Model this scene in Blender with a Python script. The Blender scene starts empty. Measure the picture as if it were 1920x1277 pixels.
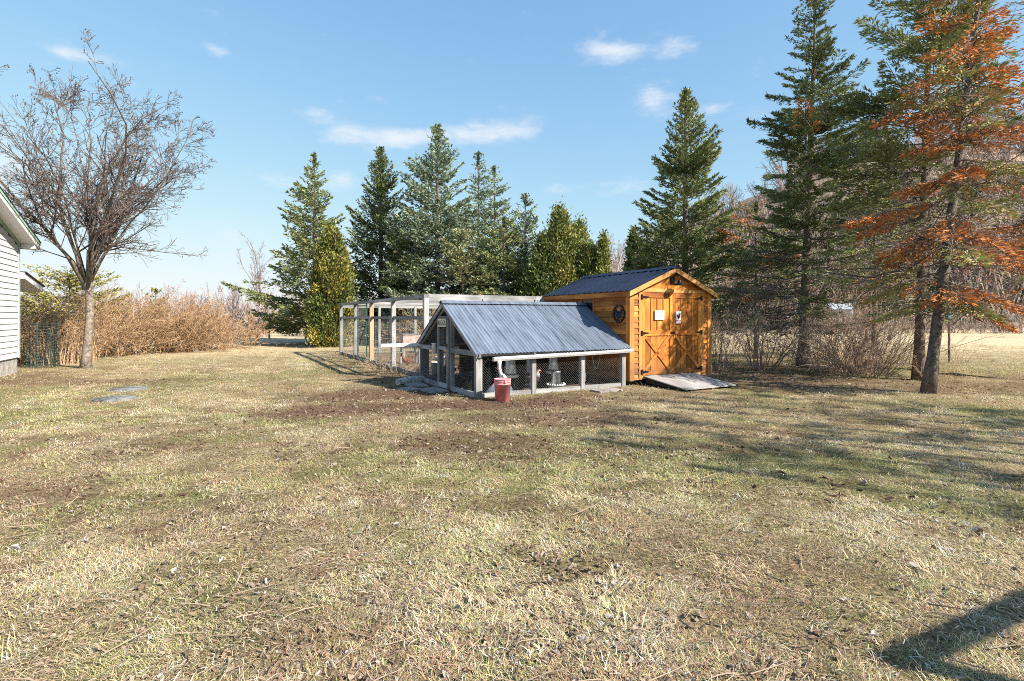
import bpy, math
import numpy as np
from mathutils import Vector

# ------------------------------------------------------------------ camera, sky, sun, exposure
sc = bpy.context.scene
R_ = math.radians
CAMH = 1.5
cam_d = bpy.data.cameras.new('camera')
cam_d.sensor_width = 36.0
cam_d.lens = 18.75
cam_d.shift_y = -0.0227
cam_d.clip_start = 0.05
cam_d.clip_end = 5000
cam = bpy.data.objects.new('camera', cam_d)
sc.collection.objects.link(cam)
cam.location = (0, 0, CAMH)
cam.rotation_euler = (R_(90), 0, 0)
sc.camera = cam

SUN_AZ = math.atan2(0.877, -0.48)          # compass angle from +Y towards +X
SUN_EL = R_(36.0)
SUN_DIR = Vector((math.sin(SUN_AZ) * math.cos(SUN_EL), math.cos(SUN_AZ) * math.cos(SUN_EL), math.sin(SUN_EL)))

world = bpy.data.worlds.new('World')
sc.world = world
world.use_nodes = True
def build_world():
    nt = world.node_tree
    N, L = nt.nodes, nt.links
    N.clear()
    out = N.new('ShaderNodeOutputWorld')
    bg = N.new('ShaderNodeBackground')
    bg.inputs['Strength'].default_value = 0.15
    sky = N.new('ShaderNodeTexSky')
    sky.sky_type = 'NISHITA'
    sky.sun_disc = False
    sky.sun_elevation = SUN_EL
    sky.sun_rotation = SUN_AZ
    sky.altitude = 200
    sky.air_density = 1.0
    sky.dust_density = 0.25
    sky.ozone_density = 1.0
    tc = N.new('ShaderNodeTexCoord')
    sep = N.new('ShaderNodeSeparateXYZ')
    L.new(tc.outputs['Generated'], sep.inputs[0])
    def M(op, a, b=None):
        n = N.new('ShaderNodeMath'); n.operation = op
        for i, v in enumerate((a, b)):
            if v is None: continue
            if isinstance(v, (int, float)): n.inputs[i].default_value = v
            else: L.new(v, n.inputs[i])
        return n.outputs[0]
    az = M('ARCTAN2', sep.outputs[0], sep.outputs[1])
    el = M('ARCSINE', sep.outputs[2])
    comb = N.new('ShaderNodeCombineXYZ')
    L.new(M('MULTIPLY', az, 9.0), comb.inputs[0]); L.new(M('MULTIPLY', el, 22.0), comb.inputs[1])
    nz = N.new('ShaderNodeTexNoise')
    nz.inputs['Scale'].default_value = 1.9; nz.inputs['Detail'].default_value = 8; nz.inputs['Roughness'].default_value = 0.68
    L.new(comb.outputs[0], nz.inputs['Vector'])
    comb2 = N.new('ShaderNodeCombineXYZ')
    L.new(M('MULTIPLY', az, 2.4), comb2.inputs[0]); L.new(M('MULTIPLY', el, 6.0), comb2.inputs[1])
    nb = N.new('ShaderNodeTexNoise'); nb.inputs['Scale'].default_value = 1.3; nb.inputs['Detail'].default_value = 2
    L.new(comb2.outputs[0], nb.inputs['Vector'])
    acc = M('MULTIPLY', M('MAXIMUM', M('SUBTRACT', nb.outputs[0], 0.62), 0.0), 1.3)
    clouds = [(155,104,48,15,.9),(120,98,22,10,.7),(240,152,18,16,.5),(408,95,24,10,.6),(660,252,48,20,1),(740,262,52,15,1),(900,248,66,19,1),
              (965,243,44,16,.7),(805,255,50,14,.8),(600,216,26,13,.7),(525,341,42,14,.85),(640,341,50,17,.8),(1130,92,38,18,.9),(1175,100,44,15,.95),
              (1262,84,34,18,.9),(1228,186,38,26,1),(1335,206,32,13,.8),(1410,212,40,13,.4),(1050,355,30,10,.8),(1170,351,48,14,.8),(10,320,60,60,.9),
              (715,190,24,9,.4),(470,450,90,26,.45),(1010,222,30,9,.35),(80,250,70,30,.35)]
    for (px, py, w, h, k) in clouds:
        x, z = (px - 960) / 1000, (595 - py) / 1000
        a0 = math.atan2(x, 1); l = math.sqrt(1 + x * x); e0 = math.atan2(z, l)
        aw = w / 1000 / (1 + x * x); eh = h / 1000 / l * math.cos(e0)
        da = M('DIVIDE', M('SUBTRACT', az, a0), aw); de = M('DIVIDE', M('SUBTRACT', el, e0), eh)
        g = M('EXPONENT', M('MULTIPLY', M('ADD', M('MULTIPLY', da, da), M('MULTIPLY', de, de)), -0.7))
        acc = M('ADD', acc, M('MULTIPLY', g, k * 0.62))
    ramp = N.new('ShaderNodeMapRange'); ramp.interpolation_type = 'SMOOTHSTEP'
    L.new(M('ADD', M('MULTIPLY', M('SUBTRACT', nz.outputs[0], 0.5), 1.5), acc), ramp.inputs[0])
    ramp.inputs[1].default_value = 0.1; ramp.inputs[2].default_value = 1.08
    ramp.inputs[3].default_value = 0; ramp.inputs[4].default_value = 0.78
    mx = N.new('ShaderNodeMix'); mx.data_type = 'RGBA'
    # clear spring air: roll the bright horizon off softly, the same in every direction
    sp = N.new('ShaderNodeSeparateColor'); L.new(sky.outputs[0], sp.inputs[0])
    cb = N.new('ShaderNodeCombineColor')
    for i, k in enumerate((.275, .385, .58)):
        f = M('SUBTRACT', 1.0, M('EXPONENT', M('MULTIPLY', sp.outputs[i], -k)))
        L.new(M('MULTIPLY', f, 3.11), cb.inputs[i])
    L.new(ramp.outputs[0], mx.inputs['Factor']); L.new(cb.outputs[0], mx.inputs[6])
    mx.inputs[7].default_value = (2.95, 3.02, 3.1, 1)
    L.new(mx.outputs[2], bg.inputs['Color']); L.new(bg.outputs[0], out.inputs[0])
build_world()

sun_d = bpy.data.lights.new('sun', 'SUN')
sun_d.energy = 5.0
sun_d.angle = R_(0.5)
sun_d.color = (1.0, 0.93, 0.82)
sun = bpy.data.objects.new('sun', sun_d)
sc.collection.objects.link(sun)
sun.rotation_euler = SUN_DIR.to_track_quat('Z', 'Y').to_euler()
sun.location = (20, -10, 30)

sc.view_settings.view_transform = 'Standard'
sc.view_settings.look = 'None'
sc.view_settings.gamma = 1
sc.view_settings.exposure = 1.1
sc.view_settings.use_curve_mapping = False
sc.cycles.max_bounces = 4
sc.cycles.diffuse_bounces = 1
sc.cycles.glossy_bounces = 2
sc.cycles.transmission_bounces = 2
sc.cycles.filter_width = 1.0
sc.cycles.use_denoising = False
world.cycles.sampling_method = 'MANUAL'
world.cycles.sample_map_resolution = 512

# ------------------------------------------------------------------ helpers
rng = np.random.default_rng(7)
COL = sc.collection

def nrm(v):
    return v / np.maximum(np.linalg.norm(v, axis=-1, keepdims=True), 1e-9)

def hash2(ix, iy, s=0):
    n = (ix.astype(np.int64) * 374761393 + iy.astype(np.int64) * 668265263 + s * 974711) & 0x7fffffff
    n = ((n ^ (n >> 13)) * 1274126177) & 0x7fffffff
    return ((n ^ (n >> 16)) & 0xffff) / 65535.0
def vnoise(x, y, s=0):
    x = np.asarray(x, float); y = np.asarray(y, float)
    ix, iy = np.floor(x), np.floor(y)
    fx, fy = x - ix, y - iy
    fx = fx * fx * (3 - 2 * fx); fy = fy * fy * (3 - 2 * fy)
    a = hash2(ix, iy, s); b = hash2(ix + 1, iy, s); c = hash2(ix, iy + 1, s); d = hash2(ix + 1, iy + 1, s)
    return (a * (1 - fx) + b * fx) * (1 - fy) + (c * (1 - fx) + d * fx) * fy
def fbm(x, y, s=0, o=4):
    t = 0; a = .5; n = 0
    for i in range(o):
        t = t + a * vnoise(x, y, s + i * 17); n += a; a *= .55; x = x * 2.03 + 3.1; y = y * 2.03 + 1.7
    return t / n
def sstep(a, b, x):
    t = np.clip((np.asarray(x, float) - a) / (b - a), 0, 1)
    return t * t * (3 - 2 * t)

class MB:
    """collects quads and triangles (with a colour per vertex) and links them as one mesh object"""
    def __init__(self): self.v = []; self.q = []; self.t = []; self.c = []; self.n = 0
    def add(self, v, q=None, t=None, c=None):
        v = np.asarray(v, float).reshape(-1, 3)
        if q is not None and len(q): self.q.append(np.asarray(q).reshape(-1, 4) + self.n)
        if t is not None and len(t): self.t.append(np.asarray(t).reshape(-1, 3) + self.n)
        if c is None: c = (1, 1, 1)
        c = np.broadcast_to(np.asarray(c, float), (len(v), 3))
        self.v.append(v); self.c.append(c); self.n += len(v); return self
    def box(self, x0, x1, y0, y1, z0, z1, c=None):
        v = [(x, y, z) for z in (z0, z1) for y in (y0, y1) for x in (x0, x1)]
        return self.add(v, [(0, 2, 3, 1), (4, 5, 7, 6), (0, 1, 5, 4), (2, 6, 7, 3), (0, 4, 6, 2), (1, 3, 7, 5)], c=c)
    def beam(self, p0, p1, w, h, up=(0, 0, 1), c=None):
        p0 = np.array(p0, float); p1 = np.array(p1, float); d = nrm(p1 - p0); up = np.array(up, float)
        s = np.cross(d, up)
        if np.linalg.norm(s) < 1e-4: s = np.cross(d, np.array((1., 0, 0)))
        s = nrm(s); u = np.cross(s, d)
        v = [p + s * a * w / 2 + u * b * h / 2 for p in (p0, p1) for b in (-1, 1) for a in (-1, 1)]
        return self.add(v, [(0, 2, 3, 1), (4, 5, 7, 6), (0, 1, 5, 4), (2, 6, 7, 3), (0, 4, 6, 2), (1, 3, 7, 5)], c=c)
    def prism(self, poly, axis, a0, a1, c=None):
        """convex polygon (2-D) extruded along axis 'x','y' or 'z'"""
        n = len(poly)
        def mk(p, a): return {'x': (a, p[0], p[1]), 'y': (p[0], a, p[1]), 'z': (p[0], p[1], a)}[axis]
        v = [mk(p, a0) for p in poly] + [mk(p, a1) for p in poly]
        q = [(i, (i + 1) % n, (i + 1) % n + n, i + n) for i in range(n)]
        t = [(0, i + 1, i) for i in range(1, n - 1)] + [(n, n + i, n + i + 1) for i in range(1, n - 1)]
        return self.add(v, q, t, c)
    def lathe(self, prof, n=20, loc=(0, 0, 0), c=None):
        a = np.linspace(0, 2 * np.pi, n, endpoint=False)
        v = np.array([[(r * np.cos(t), r * np.sin(t), z) for t in a] for r, z in prof]).reshape(-1, 3) + np.array(loc)
        q = [(i * n + j, i * n + (j + 1) % n, (i + 1) * n + (j + 1) % n, (i + 1) * n + j) for i in range(len(prof) - 1) for j in range(n)]
        return self.add(v, q, c=c)
    def tubes(self, P, R, sides=3, c=None):
        """P (N,M,3) polylines, R (N,M) radii"""
        P = np.asarray(P, float); R = np.asarray(R, float)
        if P.ndim == 2: P = P[None]; R = R[None]
        N, M, _ = P.shape
        if N == 0: return self
        T = np.gradient(P, axis=1); T = nrm(T)
        ref = np.where(np.abs(T[:, :1, 2:3]) > .9, np.array([1., 0, 0]), np.array([0, 0, 1.]))
        a = nrm(np.cross(T, np.broadcast_to(ref, T.shape))); b = np.cross(T, a)
        th = np.linspace(0, 2 * np.pi, sides, endpoint=False)
        V = P[:, :, None] + R[:, :, None, None] * (np.cos(th)[None, None, :, None] * a[:, :, None] + np.sin(th)[None, None, :, None] * b[:, :, None])
        base = (np.arange(N) * M * sides)[:, None, None]
        i = np.arange(M - 1)[None, :, None] * sides; j = np.arange(sides)[None, None, :]; j2 = (j + 1) % sides
        q = np.stack([base + i + j, base + i + j2, base + i + sides + j2, base + i + sides + j], -1).reshape(-1, 4)
        if c is not None:
            c = np.asarray(c, float)
            if c.ndim == 2 and len(c) == N: c = np.repeat(c, M * sides, 0)
        t = []
        if sides > 3:
            k = np.arange(1, sides - 1)
            for nn in range(N) if N < 40 else []:
                b0 = nn * M * sides; e0 = b0 + (M - 1) * sides
                t += [(b0, b0 + x + 1, b0 + x) for x in k] + [(e0, e0 + x, e0 + x + 1) for x in k]
        return self.add(V.reshape(-1, 3), q, t, c)
    def sprays(self, P, D, S, W, c, g, cross=False):
        """needle sprays: crossed slim rhombs from P along D, length S, half width W"""
        N = len(P); r = g.normal(size=(N, 3)); a = nrm(np.cross(D, r)); b = np.cross(D, a)
        S = np.broadcast_to(S, N)[:, None]; W = np.broadcast_to(W, N)[:, None]
        for s in ((a, b) if cross else (a,)):
            V = np.stack([P, P + D * S * .45 + s * W, P + D * S, P + D * S * .45 - s * W], 1).reshape(-1, 3)
            self.add(V, np.arange(N * 4).reshape(-1, 4), c=np.repeat(c, 4, 0))
        return self
    def mesh(self, name, mat, smooth=False):
        me = bpy.data.meshes.new(name)
        V = np.concatenate(self.v) if self.v else np.zeros((0, 3))
        q = np.concatenate(self.q) if self.q else np.zeros((0, 4), int)
        t = np.concatenate(self.t) if self.t else np.zeros((0, 3), int)
        me.vertices.add(len(V)); me.vertices.foreach_set('co', V.ravel())
        me.loops.add(len(q) * 4 + len(t) * 3)
        me.loops.foreach_set('vertex_index', np.concatenate([q.ravel(), t.ravel()]).astype(np.int32))
        me.polygons.add(len(q) + len(t))
        st = np.concatenate([np.arange(len(q)) * 4, len(q) * 4 + np.arange(len(t)) * 3]).astype(np.int32)
        me.polygons.foreach_set('loop_start', st)
        me.polygons.foreach_set('use_smooth', np.full(len(q) + len(t), bool(smooth)))
        me.update(calc_edges=True)
        ca = me.color_attributes.new('Col', 'FLOAT_COLOR', 'POINT')
        C = np.concatenate(self.c); ca.data.foreach_set('color', np.concatenate([C, np.ones((len(C), 1))], 1).ravel())
        if mat: me.materials.append(mat)
        return me
    def build(self, name, mat, parent=None, smooth=False):
        o = bpy.data.objects.new(name, self.mesh(name, mat, smooth)); COL.objects.link(o)
        if parent is not None: o.parent = parent
        return o

def tag(o, label=None, cat=None, group=None, kind=None):
    if label: o['label'] = label
    if cat: o['category'] = cat
    if group: o['group'] = group
    if kind: o['kind'] = kind
    return o
def thing(name, label, cat, loc=(0, 0, 0), rz=0, group=None):
    o = bpy.data.objects.new(name, None); COL.objects.link(o)
    o.location = loc; o.rotation_euler = (0, 0, rz); o.empty_display_size = .2
    return tag(o, label, cat, group)
def text_mesh(name, cu):
    t = bpy.data.objects.new(name + '_curve', cu); COL.objects.link(t)
    dg = bpy.context.evaluated_depsgraph_get()
    me = bpy.data.meshes.new_from_object(t.evaluated_get(dg)); bpy.data.objects.remove(t)
    o = bpy.data.objects.new(name, me); COL.objects.link(o); return o
def ground_at(px, py):
    """a spot on level ground read off the photograph once, as metres"""
    y = CAMH * 1000 / (py - 595); return ((px - 960) / 1000 * y, y)

# ------------------------------------------------------------------ materials
def new_mat(name):
    m = bpy.data.materials.new(name); m.use_nodes = True
    nt = m.node_tree; b = nt.nodes['Principled BSDF']
    return m, nt, nt.nodes, nt.links, b
def ramp_node(N, stops):
    r = N.new('ShaderNodeValToRGB'); e = r.color_ramp.elements
    while len(e) < len(stops): e.new(.5)
    for el, (p, c) in zip(e, stops): el.position = p; el.color = (*c, 1)
    return r
def plain(name, col, rough=.6, metal=0, var=.15, scale=8, bump=0, spec=.4):
    m, nt, N, L, b = new_mat(name)
    tc = N.new('ShaderNodeTexCoord'); nz = N.new('ShaderNodeTexNoise')
    nz.inputs['Scale'].default_value = scale; nz.inputs['Detail'].default_value = 5
    L.new(tc.outputs['Object'], nz.inputs['Vector'])
    lo = tuple(max(0, c * (1 - var * 1.6)) for c in col); hi = tuple(min(1, c * (1 + var)) for c in col)
    r = ramp_node(N, [(.3, lo), (.7, hi)]); L.new(nz.outputs[0], r.inputs[0]); L.new(r.outputs[0], b.inputs['Base Color'])
    b.inputs['Roughness'].default_value = rough; b.inputs['Metallic'].default_value = metal; b.inputs['Specular IOR Level'].default_value = spec
    if bump:
        bp = N.new('ShaderNodeBump'); bp.inputs['Strength'].default_value = bump; bp.inputs['Distance'].default_value = .01
        L.new(nz.outputs[0], bp.inputs['Height']); L.new(bp.outputs[0], b.inputs['Normal'])
    return m
def wood(name, axis, light, dark, knots=0, rough=.65, objvar=.35, fine=1, mud=0):
    m, nt, N, L, b = new_mat(name)
    tc = N.new('ShaderNodeTexCoord'); mp = N.new('ShaderNodeMapping'); oi = N.new('ShaderNodeObjectInfo')
    s = [16., 16., 16.]; s['xyz'.index(axis)] = 1.3
    mp.inputs['Scale'].default_value = [v * fine for v in s]
    vm = N.new('ShaderNodeVectorMath'); vm.operation = 'SCALE'; vm.inputs['Scale'].default_value = 37
    cx = N.new('ShaderNodeCombineXYZ')
    for i in range(3): L.new(oi.outputs['Random'], cx.inputs[i])
    L.new(cx.outputs[0], vm.inputs[0])
    ad = N.new('ShaderNodeVectorMath'); L.new(tc.outputs['Object'], ad.inputs[0]); L.new(vm.outputs[0], ad.inputs[1])
    L.new(ad.outputs[0], mp.inputs[0])
    nz = N.new('ShaderNodeTexNoise'); nz.inputs['Scale'].default_value = 1; nz.inputs['Detail'].default_value = 6; nz.inputs['Distortion'].default_value = .6
    L.new(mp.outputs[0], nz.inputs['Vector'])
    big = N.new('ShaderNodeTexNoise'); big.inputs['Scale'].default_value = 1.6; big.inputs['Detail'].default_value = 3
    L.new(ad.outputs[0], big.inputs['Vector'])
    mid = tuple((a + c) / 2 for a, c in zip(light, dark))
    r = ramp_node(N, [(.28, dark), (.5, mid), (.68, light)])
    mm = N.new('ShaderNodeMath'); mm.operation = 'MULTIPLY_ADD'; mm.inputs[1].default_value = .75
    L.new(big.outputs[0], mm.inputs[0])
    m2 = N.new('ShaderNodeMath'); m2.operation = 'MULTIPLY_ADD'; m2.inputs[1].default_value = .6; m2.inputs[2].default_value = -.19
    L.new(nz.outputs[0], m2.inputs[0]); L.new(m2.outputs[0], mm.inputs[2])
    L.new(mm.outputs[0], r.inputs[0])
    src = r.outputs[0]
    if knots:
        mk = N.new('ShaderNodeMapping'); ks = [5.5, 5.5, 5.5]; ks['xyz'.index(axis)] = 2.2; mk.inputs['Scale'].default_value = ks
        L.new(ad.outputs[0], mk.inputs[0])
        vo = N.new('ShaderNodeTexVoronoi'); L.new(mk.outputs[0], vo.inputs['Vector']); vo.inputs['Scale'].default_value = 1
        kr = N.new('ShaderNodeMapRange'); kr.inputs[1].default_value = .05; kr.inputs[2].default_value = .2; kr.inputs[3].default_value = knots; kr.inputs[4].default_value = 0
        L.new(vo.outputs['Distance'], kr.inputs[0])
        mx = N.new('ShaderNodeMix'); mx.data_type = 'RGBA'; L.new(kr.outputs[0], mx.inputs['Factor']); L.new(src, mx.inputs[6])
        mx.inputs[7].default_value = (*[c * .45 for c in dark], 1); src = mx.outputs[2]
    if mud:
        sz = N.new('ShaderNodeSeparateXYZ'); L.new(tc.outputs['Object'], sz.inputs[0])
        n3 = N.new('ShaderNodeTexNoise'); n3.inputs['Scale'].default_value = 7; n3.inputs['Detail'].default_value = 5; L.new(tc.outputs['Object'], n3.inputs['Vector'])
        ma = N.new('ShaderNodeMath'); ma.operation = 'MULTIPLY_ADD'; ma.inputs[1].default_value = -.9; L.new(n3.outputs[0], ma.inputs[0]); L.new(sz.outputs[2], ma.inputs[2])
        mr = N.new('ShaderNodeMapRange'); mr.inputs[1].default_value = -.35; mr.inputs[2].default_value = .15; mr.inputs[3].default_value = mud; mr.inputs[4].default_value = 0
        L.new(ma.outputs[0], mr.inputs[0])
        mx = N.new('ShaderNodeMix'); mx.data_type = 'RGBA'; L.new(mr.outputs[0], mx.inputs['Factor']); L.new(src, mx.inputs[6]); mx.inputs[7].default_value = (.17, .11, .07, 1); src = mx.outputs[2]
    hv = N.new('ShaderNodeHueSaturation'); L.new(src, hv.inputs['Color'])
    vr = N.new('ShaderNodeMapRange'); vr.inputs[3].default_value = 1 - objvar; vr.inputs[4].default_value = 1 + objvar * .6
    L.new(oi.outputs['Random'], vr.inputs[0]); L.new(vr.outputs[0], hv.inputs['Value'])
    L.new(hv.outputs[0], b.inputs['Base Color'])
    b.inputs['Roughness'].default_value = rough; b.inputs['Specular IOR Level'].default_value = .3
    bp = N.new('ShaderNodeBump'); bp.inputs['Strength'].default_value = .35; bp.inputs['Distance'].default_value = .004
    L.new(nz.outputs[0], bp.inputs['Height']); L.new(bp.outputs[0], b.inputs['Normal'])
    return m
def metal_roof(name, col, rough, metal, streak):
    m, nt, N, L, b = new_mat(name)
    b.inputs['Specular IOR Level'].default_value = .35
    tc = N.new('ShaderNodeTexCoord'); mp = N.new('ShaderNodeMapping'); mp.inputs['Scale'].default_value = (9, 1.1, 1.1)
    oi = N.new('ShaderNodeObjectInfo')
    L.new(tc.outputs['Object'], mp.inputs[0])
    nz = N.new('ShaderNodeTexNoise'); nz.inputs['Scale'].default_value = 1.4; nz.inputs['Detail'].default_value = 6; L.new(mp.outputs[0], nz.inputs['Vector'])
    n2 = N.new('ShaderNodeTexNoise'); n2.inputs['Scale'].default_value = 30; n2.inputs['Detail'].default_value = 4; L.new(tc.outputs['Object'], n2.inputs['Vector'])
    ad = N.new('ShaderNodeMath'); ad.operation = 'MULTIPLY_ADD'; ad.inputs[1].default_value = .35; L.new(n2.outputs[0], ad.inputs[0]); L.new(nz.outputs[0], ad.inputs[2])
    lo = tuple(c * (1 - streak) for c in col); hi = tuple(min(.95, c * (1 + streak)) for c in col)
    r = ramp_node(N, [(.45, lo), (.62, col), (.85, hi)]); L.new(ad.outputs[0], r.inputs[0])
    hv = N.new('ShaderNodeHueSaturation'); vr = N.new('ShaderNodeMapRange'); vr.inputs[3].default_value = .82; vr.inputs[4].default_value = 1.12
    L.new(oi.outputs['Random'], vr.inputs[0]); L.new(vr.outputs[0], hv.inputs['Value']); L.new(r.outputs[0], hv.inputs['Color'])
    L.new(hv.outputs[0], b.inputs['Base Color'])
    rr = N.new('ShaderNodeMapRange'); rr.inputs[3].default_value = rough * .75; rr.inputs[4].default_value = rough * 1.35
    L.new(ad.outputs[0], rr.inputs[0]); L.new(rr.outputs[0], b.inputs['Roughness'])
    b.inputs['Metallic'].default_value = metal
    return m
def attr_mat(name, rough=.75, trans=0.0, spec=.25, noise=.0, nscale=30, bump=0, instancer=False):
    m, nt, N, L, b = new_mat(name)
    at = N.new('ShaderNodeAttribute'); at.attribute_name = 'tint' if instancer else 'Col'
    if instancer: at.attribute_type = 'INSTANCER'
    src = at.outputs['Color']
    if instancer:
        a2 = N.new('ShaderNodeAttribute'); a2.attribute_name = 'Col'
        mx = N.new('ShaderNodeMix'); mx.data_type = 'RGBA'; mx.blend_type = 'MULTIPLY'; mx.inputs['Factor'].default_value = 1
        L.new(src, mx.inputs[6]); L.new(a2.outputs['Color'], mx.inputs[7]); src = mx.outputs[2]
    if noise:
        tc = N.new('ShaderNodeTexCoord'); nz = N.new('ShaderNodeTexNoise'); nz.inputs['Scale'].default_value = nscale; nz.inputs['Detail'].default_value = 6; nz.inputs['Roughness'].default_value = .7
        L.new(tc.outputs['Object'], nz.inputs['Vector'])
        mr = N.new('ShaderNodeMapRange'); mr.inputs[1].default_value = .36; mr.inputs[2].default_value = .64; mr.inputs[3].default_value = 1 - noise; mr.inputs[4].default_value = 1 + noise
        L.new(nz.outputs[0], mr.inputs[0])
        vs = N.new('ShaderNodeVectorMath'); vs.operation = 'SCALE'; L.new(src, vs.inputs[0]); L.new(mr.outputs[0], vs.inputs['Scale']); src = vs.outputs[0]
        if bump:
            bp = N.new('ShaderNodeBump'); bp.inputs['Strength'].default_value = bump; bp.inputs['Distance'].default_value = .03
            L.new(nz.outputs[0], bp.inputs['Height']); L.new(bp.outputs[0], b.inputs['Normal'])
    L.new(src, b.inputs['Base Color']); b.inputs['Roughness'].default_value = rough; b.inputs['Specular IOR Level'].default_value = spec
    if trans:
        tr = N.new('ShaderNodeBsdfTranslucent'); L.new(src, tr.inputs['Color']); ms = N.new('ShaderNodeMixShader'); ms.inputs[0].default_value = trans
        L.new(b.outputs[0], ms.inputs[1]); L.new(tr.outputs[0], ms.inputs[2]); L.new(ms.outputs[0], N['Material Output'].inputs[0])
    return m

M_NEEDLE = attr_mat('needles', .6, .12)
M_BARK = attr_mat('bark', .85, 0, .2, .6, 13, .9)
M_TWIG = attr_mat('twigs', .8, 0, .2)
M_GROUND = attr_mat('ground_soil_and_thatch', .95, 0, .05, .72, 34, 1.0)
M_BLADE = attr_mat('grass_blades', .75, .2, .15, instancer=True)
M_HILL = attr_mat('hillside_litter', .95, 0, .05, .3, .6)
CED_L, CED_D = (.72, .275, .046), (.27, .07, .012)
M_CEDX, M_CEDY, M_CEDZ = [wood('cedar_' + a, a, CED_L, CED_D, .8, .6, .4, 1, .5) for a in 'xyz']
M_PINE = wood('pale_cedar_trim', 'x', (.66, .38, .14), (.45, .21, .06), .4, .55, .15)
M_PINEZ = wood('pale_cedar_post', 'z', (.62, .30, .085), (.36, .15, .035), .5, .6, .25, 1, .7)
WX, WY, WZ = [wood('weathered_wood_' + a, a, (.42, .415, .415), (.17, .165, .165), .4, .85, .35, 1.3) for a in 'xyz']
M_PLY = wood('weathered_plywood', 'y', (.44, .415, .40), (.27, .25, .24), .2, .8, .15, .8)
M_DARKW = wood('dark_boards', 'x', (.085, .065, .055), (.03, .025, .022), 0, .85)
M_GALV = metal_roof('galvanised_sheet', (.135, .162, .21), .5, .2, .38)
M_NAVY = metal_roof('navy_steel_sheet', (.009, .0135, .033), .45, .0, .4)
M_GUTTER = plain('white_gutter', (.74, .72, .73), .45, 0, .12, 14)
M_BLACK = plain('black_iron', (.015, .015, .018), .45, .6, .3, 30)
M_WIRE = plain('galvanised_wire', (.36, .36, .36), .5, .7, .2, 40)
M_GALVTIN = plain('galvanised_tin', (.52, .55, .58), .4, .7, .25, 12)
M_RED = plain('red_plastic', (.88, .27, .28), .6, 0, .25, 6)
M_WHITE = plain('white_enamel', (.78, .78, .78), .5, 0, .06, 20)
M_SIDING = plain('white_siding', (.60, .60, .63), .55, 0, .05, 6)
M_MINT = plain('mint_trim', (.36, .55, .43), .6, 0, .15, 9)
M_CONC = plain('concrete', (.42, .39, .35), .9, 0, .25, 8, .4)
M_SHING = plain('dark_shingles', (.035, .035, .04), .9, 0, .4, 25, .5)
M_SLATE = plain('grey_blue_lid', (.19, .19, .185), .95, 0, .45, 6, .3, .03)
M_GREENS = plain('green_steel', (.045, .105, .075), .5, .2, .3, 20)
M_GLASS, _nt, _N, _L, _b = new_mat('dark_window_glass')
_b.inputs['Base Color'].default_value = (.015, .018, .025, 1); _b.inputs['Roughness'].default_value = .06
M_TARP = plain('blue_grey_tarp', (.13, .16, .21), .5, 0, .3, 10, .4)
M_STONE = plain('field_stone', (.36, .34, .32), .9, 0, .35, 9, .5)
M_PINK = plain('faded_pink_board', (.45, .32, .28), .8, 0, .2, 9)
M_FEATH = attr_mat('feathers', .8, 0, .2, .35, 40)

# ------------------------------------------------------------------ terrain
A = math.atan2(.486, .874)
UX, UY = math.cos(A), math.sin(A)
CX, CY = 2.56, 11.6
def loc(u, v, z=0.0):
    """shed frame (u along the doors, v away from the doors) -> world"""
    return (CX + u * UX - v * UY, CY + u * UY + v * UX, z)
def to_uv(x, y):
    dx, dy = x - CX, y - CY
    return dx * UX + dy * UY, -dx * UY + dy * UX

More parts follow.
